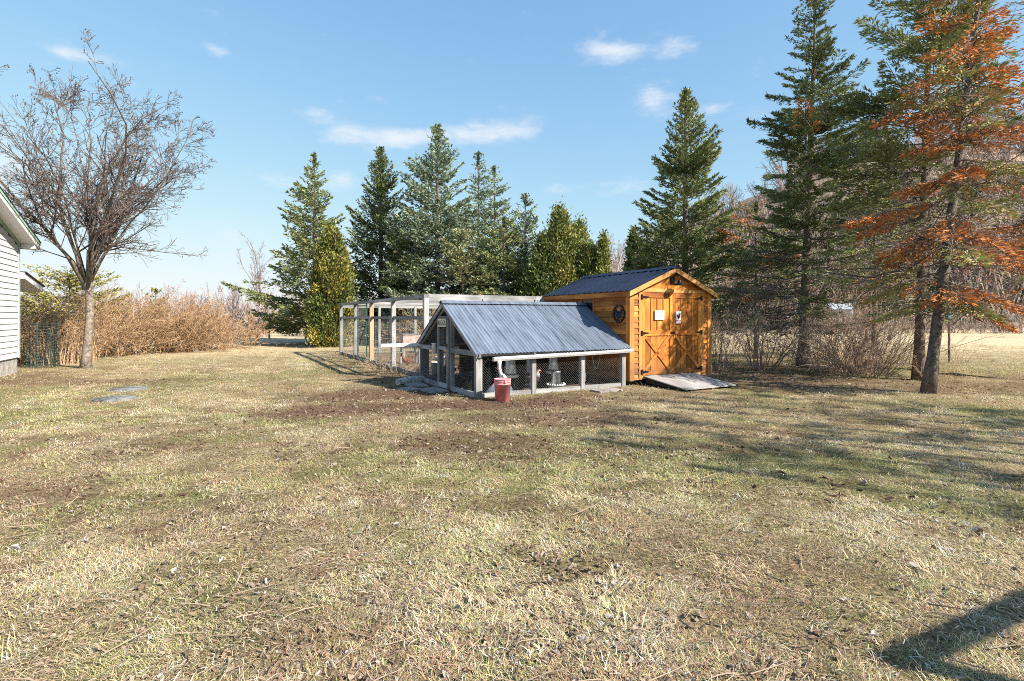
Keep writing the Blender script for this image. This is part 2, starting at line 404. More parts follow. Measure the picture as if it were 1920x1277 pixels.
def terrain(x, y):
    x = np.asarray(x, float); y = np.asarray(y, float)
    d = np.hypot(x, y)
    z = (.05 * (fbm(x / 2.2, y / 2.2, 3) - .5) + .03 * (fbm(x / .5, y / .5, 9, 3) - .5)) * sstep(60, 20, d)
    u, v = to_uv(x, y)
    flat = sstep(1.5, .2, np.maximum(np.maximum(-3.9 - u, u - 2.7), np.maximum(-1.4 - v, v - 14)))
    z = z * (1 - .8 * flat)
    # low bank beyond the trees on the east side
    bx = 13.4 + .35 * (fbm(x / 1.1, y * 0, 5) - .5) * 2 - .18 * (x - 11)
    z = z + .17 * sstep(0, .35, y - bx) * sstep(8.6, 10.2, x) * sstep(70, 40, d)
    z = z + .9 * (fbm(x / 60, y / 60, 31, 2) - .5) * sstep(25, 90, d)
    return z - .0
def patch(x, y):
    """greenness, bare soil and brightness of the turf"""
    g = fbm(x / 2.6 + 9, y / 2.6, 41, 4)
    g2 = fbm(x / .55, y / .55, 52, 3)
    green = sstep(.42, .66, g * .62 + g2 * .38)
    d = np.hypot(x, y)
    # the lawn left of centre and the sunny strip on the right are greener
    green = green * (.55 + .6 * np.exp(-((x + 5.5) / 4.0) ** 2 - ((y - 6.8) / 2.6) ** 2) + .55 * np.exp(-((x - 5) / 4.0) ** 2 - ((y - 7) / 2.6) ** 2)
                     + .12 * np.exp(-((x - .2) / 2.2) ** 2 - ((y - 5.2) / 1.3) ** 2) + .3 * np.exp(-((x + 1.8) / 1.6) ** 2 - ((y - 2.9) / 1.2) ** 2))
    u, v = to_uv(x, y)
    n = fbm(x / 1.1, y / 1.1, 77, 4) - .5
    def blob(cx, cy, rx, ry, k=1, ang=0.):
        dx, dy = x - cx, y - cy; ca, sa = math.cos(ang), math.sin(ang)
        a, b = dx * ca + dy * sa, -dx * sa + dy * ca
        return k * sstep(1.25, .55, np.sqrt((a / rx) ** 2 + (b / ry) ** 2) + n * 1.3)
    dirt = blob(-.9, 9.2, 3.4, .85, 1, .25)
    for b in ((-2.4, 10.4, 1.6, 1.5, 1), (.2, 7.9, 1.5, .7, .8), (-.3, 6.4, 1.1, .55, .8), (1.6, 9.7, 2.2, .55, .55, .45), (-10.5, 12.2, 3.6, .8, .75, .2), (-13, 13.5, 2.5, 1.2, .7),
              (-3.6, 14.5, 1.2, 5, .5, .5), (6.3, 12.6, 3.2, 1.7, .75, .3), (9.3, 11.6, 3, 1.6, .7), (8, 15.4, 4, 1.8, .7), (1.1, 3.3, 1.1, .5, .35), (-2.6, 4.1, 1.2, .5, .3), (2.3, 4.4, .9, .5, .3), (.6, 5.9, 1.6, .45, .4)):
        dirt = np.maximum(dirt, blob(*b))
    dirt = np.maximum(dirt, sstep(.50, .72, fbm(x / .6 + 4, y / .6, 88, 4)) * .5 * sstep(14, 6, d))
    pen = ((u > -3.6) & (u < 4) & (v > 3.2) & (v < 13.4)) * .75
    dirt = np.maximum(dirt, pen)
    bank = np.exp(-((y - (13.3 - .18 * (x - 11))) / .16) ** 2) * sstep(9.2, 10.6, x) * .9
    dirt = np.maximum(dirt, bank)
    far = sstep(17, 30, d)
    green = green * (1 - .75 * far)
    return np.clip(green, 0, 1), np.clip(dirt, 0, 1), far
STRAW = np.array((.43, .335, .185)); GREEN = np.array((.165, .185, .06)); SOIL = np.array((.15, .094, .062)); FIELD = np.array((.50, .40, .25))

def build_ground():
    ys = np.concatenate([np.linspace(-40, .6, 14)[:-1], .6 + np.cumsum(np.concatenate([np.full(120, .07), .07 * 1.04 ** np.arange(110)]))])
    ys = ys[ys < 60]; ys = np.concatenate([ys, [70, 90, 130, 200, 350, 600, 1200, 2500]])
    k = np.linspace(-1, 1, 281); xs0 = np.sign(k) * (np.abs(k) * 14 + np.abs(k) ** 6 * 26)
    xs = np.concatenate([[-2500, -900, -300, -120, -70], xs0, [70, 120, 300, 900, 2500]])
    X, Y = np.meshgrid(xs, ys)
    Z = terrain(X, Y)
    g, d, far = patch(X, Y)
    fine = fbm(X / .25, Y / .25, 14, 3)[..., None]
    c = STRAW * .72 * (1 - g[..., None]) + GREEN * .9 * g[..., None]
    c = c * (1 - .45 * sstep(.4, .7, fine)) + SOIL * .45 * sstep(.4, .7, fine)
    c = c * (1 - far[..., None]) + FIELD * far[..., None]
    c = c * (1 - d[..., None]) + SOIL * d[..., None]
    c = c * (.8 + .4 * fbm(X / 6, Y / 6, 99, 3)[..., None]) * (.95 + .05 * far[..., None])
    nx = len(xs); ny = len(ys)
    i, j = np.meshgrid(np.arange(nx - 1), np.arange(ny - 1)); b = (j * nx + i).ravel()
    m = MB(); m.add(np.stack([X, Y, Z], -1), np.stack([b, b + 1, b + 1 + nx, b + nx], -1), c=c.reshape(-1, 3))
    tag(m.build('ground', M_GROUND, smooth=True), kind='structure')
build_ground()

def hillz(x, y):
    return (44 * sstep(8, 100, x) * sstep(56, 145, y) + 3 * sstep(58, 150, y) * sstep(-60, 10, x)) * (1 + .12 * (fbm(x / 18, y / 18, 61, 3) - .5)) - .6
def build_hill():
    xs = np.linspace(-80, 330, 90); ys = np.linspace(55, 330, 60)
    X, Y = np.meshgrid(xs, ys); Z = hillz(X, Y)
    Z = Z - 2.5 * sstep(60, 55, Y)
    n = fbm(X / 7, Y / 7, 5, 3)[..., None]
    c = np.array((.22, .155, .11)) * (1 - n) + np.array((.36, .26, .185)) * n
    nx = len(xs); i, j = np.meshgrid(np.arange(nx - 1), np.arange(len(ys) - 1)); b = (j * nx + i).ravel()
    m = MB(); m.add(np.stack([X, Y, Z], -1), np.stack([b, b + 1, b + 1 + nx, b + nx], -1), c=c.reshape(-1, 3))
    tag(m.build('hillside', M_HILL, smooth=True), kind='structure')
build_hill()

# ------------------------------------------------------------------ shed
def clip_gable(z0, z1, x0, x1, rz):
    """horizontal board from z0 to z1 cut to the gable line; rz(x) = roof underside height"""
    pts = []
    n = 24
    top = [(x, min(z1, rz(x))) for x in np.linspace(x0, x1, n)]
    top = [p for p in top if p[1] > z0 + .004]
    if len(top) < 2: return None
    poly = [(top[0][0], z0), (top[-1][0], z0)] + [top[-1]]
    # corner points where the board's top meets the roof
    full = [p for p in top if abs(p[1] - z1) < 1e-6]
    if full and full[-1] != top[-1]: poly.append(full[-1])
    if full and full[0] != top[0] and full[0] != full[-1]: poly.append(full[0])
    if not full:
        a = max(top, key=lambda p: p[1])
        if a not in (top[0], top[-1]): poly.append(a)
    poly.append(top[0])
    return poly

SW, SD, EAVE, RIDGE = 2.5, 3.2, 2.09, 2.60
def shed_roof_z(x): return EAVE + (RIDGE - EAVE) * (1 - abs(x - SW / 2) / (SW / 2))
shed = thing('garden_shed', 'cedar board shed with navy metal roof and double barn doors', 'shed', (CX, CY, 0), A)
def build_shed():
    s = shed
    for y in (.25, 1.6, 2.95): MB().box(.05, SW - .05, y - .09, y + .09, -.05, .12).build('skid', M_DARKW, s)
    MB().box(.03, SW - .03, .03, SD - .03, .12, .17).build('floor_deck', M_DARKW, s)
    # solid core behind the boards so that no light leaks through the laps
    m = MB()
    for (x0, x1, y0, y1) in ((.02, .06, .02, SD - .02), (SW - .06, SW - .02, .02, SD - .02), (.06, SW - .06, SD - .06, SD - .02), (.06, .34, .03, .06), (2.16, SW - .06, .03, .06)):
        m.box(x0, x1, y0, y1, .13, EAVE - .02)
    m.prism([(.04, 2.02), (SW - .04, 2.02), (SW - .04, EAVE - .03), (SW / 2, RIDGE - .03), (.04, EAVE - .03)], 'y', .03, .06)
    m.prism([(.04, 2.02), (SW - .04, 2.02), (SW - .04, EAVE - .03), (SW / 2, RIDGE - .03), (.04, EAVE - .03)], 'y', SD - .06, SD - .021)
    m.build('inner_wall', M_DARKW, s)
    p = .126
    z = .125; k = 0
    WIN = (1.22, 1.74, 1.44, 1.99)
    while z < RIDGE - .03:
        z1 = min(z + p, 9)
        def lap_front(x0, x1, y_out=0.0, name='siding_board'):
            MB().add([(x0, .03, z), (x1, .03, z), (x1, -.022, z), (x0, -.022, z), (x0, .03, z1), (x1, .03, z1), (x1, -.004, z1), (x0, -.004, z1)],
                     [(0, 1, 2, 3), (4, 7, 6, 5), (3, 2, 6, 7), (0, 4, 5, 1), (0, 3, 7, 4), (1, 5, 6, 2)]).build(name, M_CEDX, s)
        if z1 < 2.06:
            lap_front(.10, .245); lap_front(2.25, 2.40)
        elif z >= 2.0:
            poly = clip_gable(z, z1, .0, SW, lambda x: shed_roof_z(x) - .02)
            if poly: MB().prism(poly, 'y', -.016, .03).build('siding_board', M_CEDX, s)
        if z1 < EAVE + .02:
            zz1 = min(z1, EAVE - .01)
            spans = [(.0, SD)]
            if zz1 > WIN[2] and z < WIN[3]: spans = [(.0, WIN[0]), (WIN[1], SD)]
            for (a, b) in spans:
                a2 = max(a, .08)
                MB().add([(.03, a2, z), (.03, b, z), (-.022, b, z), (-.022, a2, z), (.03, a2, zz1), (.03, b, zz1), (-.004, b, zz1), (-.004, a2, zz1)],
                         [(0, 3, 2, 1), (4, 5, 6, 7), (3, 7, 6, 2), (0, 1, 5, 4), (0, 4, 7, 3), (1, 2, 6, 5)]).build('siding_board', M_CEDY, s)
            MB().prism([(SW - .03, z), (SW + .022, z), (SW + .004, zz1), (SW - .03, zz1)], 'y', .08, SD).build('siding_board', M_CEDY, s)
            MB().box(.05, SW - .05, SD - .02, SD + .02, z, zz1 - .004).build('siding_board', M_CEDX, s)
        z = z1
    # corner boards, door trim
    MB().box(-.03, .10, -.036, .0, .11, EAVE - .02).build('corner_board', M_PINEZ, s)
    MB().box(-.033, -.004, .001, .09, .11, EAVE - .03).build('corner_board', M_CEDZ, s)
    MB().box(SW - .10, SW + .03, -.036, .0, .11, EAVE - .02).build('corner_board', M_PINEZ, s)
    MB().box(SW + .004, SW + .033, .001, .09, .11, EAVE - .03).build('corner_board', M_CEDZ, s)
    MB().box(.245, .325, -.032, .03, .13, 2.06).build('door_trim', M_PINEZ, s)
    MB().box(2.175, 2.255, -.032, .03, .13, 2.06).build('door_trim', M_PINEZ, s)
    MB().box(.245, 2.255, -.040, .03, 2.062, 2.135).build('door_trim', M_PINE, s)
    MB().box(.325, 2.175, -.03, .03, .135, .205).build('threshold', M_PINE, s)
    # window in the wall above the run
    w = MB().box(-.012, .015, WIN[0] + .05, WIN[1] - .05, WIN[2] + .05, WIN[3] - .05).build('window', M_GLASS, s)
    for (a, b, c, d) in ((WIN[0], WIN[1], WIN[3] - .055, WIN[3]), (WIN[0], WIN[1], WIN[2], WIN[2] + .055), (WIN[0], WIN[0] + .05, WIN[2] + .055, WIN[3] - .055), (WIN[1] - .05, WIN[1], WIN[2] + .055, WIN[3] - .055)):
        MB().box(-.034, .02, a, b, c, d).build('frame', M_CEDZ, w)
    # doors
    for side in (0, 1):
        x0, x1 = (.330, 1.247) if side == 0 else (1.253, 2.170)
        y1 = -.012
        bot, top, midz = .215, 2.05, 1.15
        d = MB().box(x0, x1, .0, .025, bot, top).build('door', M_CEDZ, s)
        st = .085
        n = 4; pw = (x1 - x0 - 2 * st) / n
        for (za, zb) in ((midz + .06, top - .11), (bot + .1, midz - .06)):
            for i in range(n):
                MB().box(x0 + st + i * pw + .006, x0 + st + (i + 1) * pw - .006, y1, .0, za, zb).build('plank', M_CEDZ, d)
        for xa in (x0, x1 - st): MB().box(xa, xa + st, -.034, .0, bot, top).build('stile', M_CEDZ, d)
        for (za, zb) in ((bot, bot + .10), (midz - .06, midz + .06), (top - .11, top)):
            MB().box(x0 + st, x1 - st, -.035, .0, za, zb).build('rail', M_CEDX, d)
        if True:   # slim battens over the upper planks
            for i in (1, 2, 3):
                MB().box(x0 + st + i * pw - .012, x0 + st + i * pw + .012, -.024, y1, midz + .06, top - .11).build('batten', M_CEDZ, d)
        a, b, c, e = x0 + st + .01, x1 - st - .01, bot + .12, midz - .08
        MB().beam((a, -.024, c), (b, -.024, e), .022, .075, (0, 0, 1)).build('brace', M_CEDX, d)
        MB().beam((a, -.029, e), (b, -.029, c), .012, .075, (0, 0, 1)).build('brace', M_CEDX, d)
        for hz in (bot + .08, midz, top - .10):
            hx = x0 - .01 if side == 0 else x1 + .01; sg = 1 if side == 0 else -1
            h = MB(); h.box(hx - .028, hx + .028, -.050, -.036, hz - .055, hz + .055)
            h.add([(hx, -.049, hz - .028), (hx + sg * .2, -.049, hz - .008), (hx + sg * .2, -.049, hz + .008), (hx, -.049, hz + .028), (hx, -.037, hz - .028), (hx + sg * .2, -.037, hz - .008), (hx + sg * .2, -.037, hz + .008), (hx, -.037, hz + .028)],
                  [(0, 1, 2, 3), (4, 7, 6, 5), (0, 4, 5, 1), (3, 2, 6, 7), (1, 5, 6, 2)])
            h.build('hinge', M_BLACK, d)
        if side == 0:
            MB().box(x1 - .06, x1 + .07, -.055, -.036, midz - .02, midz + .025).build('latch', M_BLACK, d)
        else:
            MB().tubes([[(x0 + .05, -.036, midz - .16), (x0 + .05, -.075, midz - .14), (x0 + .05, -.075, midz - .04), (x0 + .05, -.036, midz - .02)]], [[.008] * 4], 6).build('handle', M_BLACK, d)
    # roof: ribbed sheets, three each slope
    OV, FO = .14, .16
    sl = (RIDGE - EAVE) / (SW / 2)
    for side in (0, 1):
        ya, yb = -FO, SD + .1
        nsh = 4; wsh = (yb - ya) / nsh
        for i in range(nsh):
            yy, zz = [], []
            for k in range(4):
                y0 = ya + i * wsh + k * wsh / 4
                for off, h in ((0, 0), (.28, 0), (.40, .02), (.52, .02), (.64, 0)):
                    yy.append(y0 + off * wsh / 4); zz.append(h)
            yy.append(ya + (i + 1) * wsh + .012); zz.append(0)
            yy = np.array(yy); zz = np.array(zz) + .035 + .003 * (i % 2)
            xs = np.array([-OV, SW / 2]) if side == 0 else np.array([SW + OV, SW / 2])
            V = [[(x, y, EAVE + sl * (x if side == 0 else SW - x) + z) for y, z in zip(yy, zz)] for x in xs]
            V = np.array(V); n = len(yy)
            q = [(j, j + 1, n + j + 1, n + j) for j in range(n - 1)]
            V2 = V - np.array((0, 0, .006))
            m = MB(); m.add(np.concatenate([V.reshape(-1, 3), V2.reshape(-1, 3)]), q + [(2 * n + j, 3 * n + j, 3 * n + j + 1, 2 * n + j + 1) for j in range(n - 1)] + [(j, 2 * n + j, 2 * n + j + 1, j + 1) for j in range(n - 1)])
            m.build('roof_sheet', M_NAVY, s)
    MB().prism([(SW / 2 - .14, RIDGE + .035 - .14 * sl + .024), (SW / 2 + .14, RIDGE + .035 - .14 * sl + .024), (SW / 2, RIDGE + .072)], 'y', -FO - .01, SD + .11).build('ridge_cap', M_NAVY, s)
    for side in (0, 1):
        sg = 1 if side == 0 else -1; xe = -OV + .012 if side == 0 else SW + OV - .012
        ez = EAVE - sl * OV
        # eave fascia, rake boards, soffit
        MB().box(min(xe, xe + sg * .022), max(xe, xe + sg * .022), -FO + .05, SD + .06, ez - .085, ez + .025).build('fascia', M_CEDY, s)
        for (yr, yr2) in ((-FO + .004, -FO + .028), (SD + .06, SD + .084)):
            MB().prism([(xe, ez - .085), (SW / 2, RIDGE - .085), (SW / 2, RIDGE + .026), (xe, ez + .026)] if side == 0 else [(SW / 2, RIDGE - .085), (xe, ez - .085), (xe, ez + .026), (SW / 2, RIDGE + .026)], 'y', yr, yr2).build('rake_board', M_PINE, s)
        MB().prism([(xe + sg * .03, ez + .006), (SW / 2, RIDGE - .012), (SW / 2, RIDGE + .018), (xe + sg * .03, ez + .03)], 'y', -FO + .03, SD + .058).build('roof_deck', M_CEDX, s)
build_shed()

# ramp, wall plaque, signs, barn lamp
def build_shed_fittings():
    r = thing('entry_ramp', 'pale weathered plywood ramp sloping down from the shed doors', 'ramp', loc(.36, -.04), A)
    n = 3; w = 1.52
    for i in range(n):
        a, b = i * w / n + .004, (i + 1) * w / n - .004
        MB().add([(a, 0, .185), (b, 0, .185), (b, -1.2, .035), (a, -1.2, .035), (a, 0, .205), (b, 0, .205), (b, -1.2, .055), (a, -1.2, .055)],
                 [(0, 1, 2, 3), (4, 7, 6, 5), (3, 2, 6, 7), (0, 4, 5, 1), (0, 3, 7, 4), (1, 5, 6, 2)]).build('deck_sheet', M_PLY, r)
    for x in (.1, .76, 1.42):
        MB().add([(x - .02, 0, .05), (x + .02, 0, .05), (x + .02, -1.16, -.02), (x - .02, -1.16, -.02), (x - .02, 0, .183), (x + .02, 0, .183), (x + .02, -1.16, .037), (x - .02, -1.16, .037)],
                 [(0, 1, 2, 3), (4, 7, 6, 5), (3, 2, 6, 7), (0, 4, 5, 1), (0, 3, 7, 4), (1, 5, 6, 2)]).build('runner', M_DARKW, r)
    # rooster plaque
    pl = thing('rooster_plaque', 'round black cut-metal rooster plaque on the shed side wall', 'plaque', loc(-.03, .33, 1.58), A)
    def ring(r0, r1, n=40, dx=.01):
        a = np.linspace(0, 2 * np.pi, n, endpoint=False); V = []
        for x in (-dx, dx):
            for rr in (r0, r1): V += [(x, rr * np.cos(t), rr * np.sin(t)) for t in a]
        q = []
        for j in range(n):
            k = (j + 1) % n
            q += [(j, k, n + k, n + j), (2 * n + j, 3 * n + j, 3 * n + k, 2 * n + k), (n + j, n + k, 3 * n + k, 3 * n + j), (j, 2 * n + j, 2 * n + k, k)]
        return MB().add(V, q)
    ring(.150, .203).build('rim', M_BLACK, pl)
    navy = plain('plaque_navy', (.012, .03, .085), .4, .4, .2, 20)
    m = MB()
    body = [(.115, .06), (.10, -.02), (.06, -.075), (-.02, -.09), (-.07, -.06), (-.085, .0), (-.075, .075), (-.05, .06), (-.02, .0), (.03, -.005), (.06, .05), (.085, .1)]
    ctr = np.mean(body, 0); n = len(body)
    V = [(x, *p) for x in (-.008, .008) for p in body] + [(-.008, *ctr), (.008, *ctr)]
    m.add(V, [(i, (i + 1) % n, (i + 1) % n + n, i + n) for i in range(n)], [(2 * n, (i + 1) % n, i) for i in range(n)] + [(2 * n + 1, n + i, n + (i + 1) % n) for i in range(n)])
    m.box(-.008, .008, -.105, -.07, .055, .10); m.box(-.007, .007, -.012, .0, -.155, -.085); m.box(-.007, .007, .03, .042, -.155, -.08)
    m.build('rooster', navy, pl)
    cutm = plain('plaque_cut', (.32, .17, .06), .7, 0, .2, 20)
    for k in range(14):
        t = 2 * np.pi * (k + .5) / 14; MB().box(-.014, -.0095, .175 * np.cos(t) - .011, .175 * np.cos(t) + .011, .175 * np.sin(t) - .013, .175 * np.sin(t) + .013).build('rim_letter', cutm, pl)
    # signs
    def text(t, size, mat, parent, x, z, name='lettering'):
        cu = bpy.data.curves.new(name, 'FONT'); cu.body = t; cu.size = size; cu.align_x = 'CENTER'; cu.extrude = .0008; cu.materials.append(mat)
        o = text_mesh(name, cu); o.parent = parent; o.location = (x, -.0075, z); o.rotation_euler = (math.pi / 2, 0, 0); return o
    ink = plain('dark_blue_ink', (.07, .07, .13), .6, 0, .1); inkr = plain('dark_red_ink', (.24, .012, .022), .6, 0, .1); inkb = plain('pale_blue_ink', (.14, .3, .42), .6, 0, .1)
    sg = thing('warning_sign', 'small white sign with dark lettering on the shed door beside the post', 'sign', loc(.835, -.042, 1.55), A)
    MB().box(-.14, .14, -.006, .004, -.105, .105).build('panel', M_WHITE, sg)
    text('KILLER', .072, ink, sg, 0, .04)
    m = MB(); g = np.random.default_rng(3)
    for zz, h in ((-.005, .022), (-.055, .018)):
        x = -.105
        while x < .1:
            w = g.uniform(.012, .04); m.box(x, x + w, -.0085, -.0062, zz - h / 2, zz + h / 2); x += w + g.uniform(.006, .018)
    m.build('small_print', inkb, sg)
    sg['label'] = 'small white landscape sign with dark lettering on the shed door'
    s2 = thing('hen_sign', 'tall white sign with dark red hen on the shed door', 'sign', loc(1.42, -.042, 1.49), A)
    MB().box(-.085, .085, -.006, .004, -.145, .145).build('panel', M_WHITE, s2)
    hen = [(-.055, .075), (-.045, .06), (.02, .055), (.04, .07), (.045, .115), (.06, .09), (.058, .03), (.035, -.0), (.01, -.03), (-.0, -.03), (-.03, .0), (-.055, .045)]
    ctr = np.array((.0, .03)); n = len(hen)
    MB().add([(p[0], y, p[1]) for y in (-.0085, -.0061) for p in hen] + [(ctr[0], -.0085, ctr[1])], [(i, i + n, (i + 1) % n + n, (i + 1) % n) for i in range(n)], [(2 * n, i, (i + 1) % n) for i in range(n)]).build('hen_emblem', inkr, s2)
    MB().box(-.085, .085, -.0072, -.0061, -.145, -.052).build('red_band', inkr, s2)
    m = MB()
    for zz in (-.078, -.118):
        x = -.07
        while x < .065:
            w = g.uniform(.012, .022); m.box(x, x + w, -.0095, -.0073, zz - .012, zz + .012); x += w + .006
    m.build('white_print', M_WHITE, s2)
    # gooseneck barn lamp
    lp = thing('barn_lamp', 'black gooseneck barn lamp under the shed gable', 'lamp', loc(1.25, -.02, 2.36), A)
    MB().box(-.06, .06, -.03, .002, -.10, .06).build('backplate', M_BLACK, lp)
    t = np.linspace(0, np.pi, 12); P = np.stack([0 * t, -.03 - .095 * (1 - np.cos(t)), .0 + .11 * np.sin(t)], -1)
    P = np.concatenate([P, [(0, -.22, -.06)]])
    MB().tubes(P, np.full(len(P), .011), 8).build('gooseneck', M_BLACK, lp, True)
    MB().lathe([(.02, -.02), (.035, -.05), (.045, -.075), (.08, -.10), (.135, -.125), (.14, -.135), (.13, -.128), (.07, -.10), (.0, -.09)], 24, (0, -.22, .0)).build('lamp_shade', M_BLACK, lp, True)
build_shed_fittings()

# ------------------------------------------------------------------ chicken run with the metal roof
RL, RW, RE, RR = 3.58, 3.15, .85, 1.765
run = thing('chicken_run', 'low weathered timber chicken run with grey corrugated metal roof', 'chicken run', loc(-3.68, 0), A)
def diamond_mesh(m, o, eu, ev, W, H, cell, inside=None, r=.0007):
    """crossing wires over a panel W x H spanned by unit vectors eu, ev from corner o"""
    o = np.array(o, float); eu = np.array(eu, float); ev = np.array(ev, float); segs = []
    for sgn in (1, -1):
        k = -H if sgn == 1 else 0
        while k < (W if sgn == 1 else W + H):
            # line u = k + sgn*t
            ts = np.linspace(0, H, 40); us = k + sgn * ts
            ok = (us >= 0) & (us <= W)
            if inside is not None: ok &= np.array([inside(a, b) for a, b in zip(us, ts)])
            if ok.sum() >= 2:
                i = np.where(ok)[0]; a, b = i[0], i[-1]
                segs.append((o + eu * us[a] + ev * ts[a], o + eu * us[b] + ev * ts[b]))
            k += cell
    if segs: m.tubes(np.array(segs), np.full((len(segs), 2), r), 3)
def build_run():
    s = run
    # posts
    for x, w in ((.06, .125), (1.25, .09), (2.43, .085), (3.52, .10)):
        MB().box(x - w / 2, x + w / 2, .0, .10, -.03, RE - .075).build('post', WZ, s)
    for x in (.06, 1.25, 2.43, 3.52): MB().box(x - .045, x + .045, RW - .09, RW, -.03, RE - .075).build('post', WZ, s)
    MB().box(-.01, RL, -.01, .11, RE - .075, RE + .01).build('top_plate', WX, s)
    MB().box(-.01, RL, RW - .10, RW + .01, RE - .075, RE + .01).build('top_plate', WX, s)
    for a, b in ((.125, 1.205), (1.295, 2.385), (2.475, 3.47)):
        MB().box(a, b, .02, .075, -.02, .085).build('sill_board', WX, s)
        MB().box(a, b, RW - .075, RW - .02, -.02, .10).build('sill_board', WX, s)
    # gable end facing the open lawn
    D0, D1 = 1.27, 1.86
    MB().box(.0, .055, .105, D0 - .05, -.02, .10).build('sill_board', WY, s)
    MB().box(.0, .055, D1 + .05, RW - .095, -.02, .10).build('sill_board', WY, s)
    MB().box(.0, .07, .105, D0 - .05, RE - .075, RE + .02).build('tie_rail', WY, s)
    MB().box(.0, .07, D1 + .05, RW - .105, RE - .075, RE + .02).build('tie_rail', WY, s)
    for y in (D0 - .05, D1 - .04): MB().box(-.005, .085, y, y + .09, -.02, 1.53).build('door_post', WZ, s)
    MB().box(-.008, .08, D0 + .042, D1 - .042, 1.47, 1.528).build('door_head', WY, s)
    dr = MB().box(-.045, -.01, D0 + .0, D0 + .075, .03, 1.455).build('gable_door', WZ, s)
    MB().box(-.045, -.01, D1 - .075, D1, .03, 1.455).build('stile', WZ, dr)
    for z0, z1 in ((.03, .13), (1.375, 1.455), (.82, .89)): MB().box(-.043, -.012, D0 + .077, D1 - .077, z0, z1).build('rail', WY, dr)
    MB().box(-.06, -.046, D0 + .02, D0 + .05, .86, .95).build('handle', M_BLACK, dr)
    m = MB(); diamond_mesh(m, (-.028, D0 + .05, .1), (0, 1, 0), (0, 0, 1), D1 - D0 - .1, 1.3, .045); o = m.build('door_wire', M_WIRE, dr)
    # rafters
    sl = (RR - RE) / (RW / 2)
    for x in (.03, 1.2, 2.4, 3.5):
        for sg in (0, 1):
            a = (x, -.1 if sg == 0 else RW + .1, RE - .1 * sl - .0); b = (x, RW / 2, RR - .03)
            MB().beam(a, b, .045, .09, (0, 0, 1)).build('rafter', WY, s)
    MB().box(.0, RL, RW / 2 - .022, RW / 2 + .022, RR - .14, RR - .045).build('ridge_beam', WX, s)
    # corrugated sheets
    ov = .13; nsh = 5; x0, x1 = -.07, RL + .06; w = (x1 - x0) / nsh; pitch = .0765
    for sg in (0, 1):
        for i in range(nsh):
            a, b = x0 + i * w, x0 + (i + 1) * w + .05 * (i < nsh - 1)
            xs = np.arange(a, b, pitch / 8); h = .0075 * np.sin(2 * np.pi * (xs - x0) / pitch)
            ts = np.linspace(0, 1, 6)
            ys = -ov + (RW / 2 + ov) * ts
            g = np.random.default_rng(50 + i + 10 * sg)
            X, T = np.meshgrid(xs, ts); Y = -ov + (RW / 2 + ov) * T
            Z = RE - ov * sl + (RR - RE + ov * sl) * T + h[None] + .055 + .003 * (i % 2) + .006 * (fbm(X * 2.2, T * 3 + 7 * i, 5 + i, 2) - .5)
            if sg: Y = RW - Y
            n = len(xs); ii, jj = np.meshgrid(np.arange(n - 1), np.arange(5)); q = (jj * n + ii).ravel()
            MB().add(np.stack([X, Y, Z], -1), np.stack([q, q + 1, q + 1 + n, q + n], -1)).build('roof_sheet', M_GALV, s, True)
    MB().add([(x, RW / 2 + y, RR + z) for x in (x0 - .01, x1 + .005) for y, z in ((-.12, .03), (0, .092), (.12, .03), (.12, .025), (0, .086), (-.12, .025))],
             [(0, 6, 7, 1), (1, 7, 8, 2), (2, 8, 9, 3), (3, 9, 10, 4), (4, 10, 11, 5), (5, 11, 6, 0)]).build('ridge_cap', M_GALV, s)
    # rake boards
    for sg in (0, 1):
        a = (-.045, -.12 if sg == 0 else RW + .12, RE - .12 * sl + .0); b = (-.045, RW / 2, RR + .0)
        MB().beam(a, b, .022, .075, (0, 0, 1)).build('rake_board', WY, s)
    # gutter, brackets and downspout
    gp = [(.0, .075), (.0, .0), (-.055, .0), (-.085, .04), (-.09, .075), (-.082, .075), (-.078, .042), (-.052, .008), (-.008, .008), (-.008, .075)]
    xa, xb = .30, RL + .06; n = len(gp); y0 = -.07
    V = [(xa, y0 + p[0], RE - .165 + p[1]) for p in gp] + [(xb, y0 + p[0], RE - .105 + p[1]) for p in gp]
    gt = MB().add(V, [(i, (i + 1) % n, (i + 1) % n + n, i + n) for i in range(n)]).build('gutter', M_GUTTER, s)
    for x, dz in ((xa, -.165), (xb, -.105)):
        MB().prism([(y0, RE + dz + .075), (y0, RE + dz), (y0 - .055, RE + dz), (y0 - .085, RE + dz + .04), (y0 - .09, RE + dz + .075)], 'x', x - .004, x + .004).build('end_cap', M_GUTTER, gt)
    MB().tubes([[(.42, y0 - .04, RE - .155), (.42, y0 - .04, RE - .22), (.43, y0 - .02, RE - .30), (.46, y0 - .06, RE - .48), (.475, y0 - .11, .42), (.48, y0 - .16, .37)]], [[.05, .038, .036, .036, .036, .036]], 8).build('downspout', M_GUTTER, gt, True)
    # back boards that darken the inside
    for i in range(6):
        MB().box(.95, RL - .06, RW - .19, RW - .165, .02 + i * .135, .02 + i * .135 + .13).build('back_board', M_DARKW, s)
    # wire
    m = MB()
    diamond_mesh(m, (.1, .012, .06), (1, 0, 0), (0, 0, 1), RL - .15, RE - .14, .05)
    tag(m.build('front_wire', M_WIRE, s), kind='stuff')
    m = MB()
    slp = lambda a, b: (b < RE + (RR - RE) * (1 - abs(a + .1 - RW / 2) / (RW / 2)) - .03) and not (D0 - .12 < a < D1 - .08)
    diamond_mesh(m, (.03, .1, .06), (0, 1, 0), (0, 0, 1), RW - .2, RR, .05, slp)
    tag(m.build('gable_wire', M_WIRE, s), kind='stuff')
    # straw and soil floor
    m = MB(); m.add([(.12, .12, .02), (RL - .05, .12, .02), (RL - .05, RW - .1, .02), (.12, RW - .1, .02)], [(0, 1, 2, 3)])
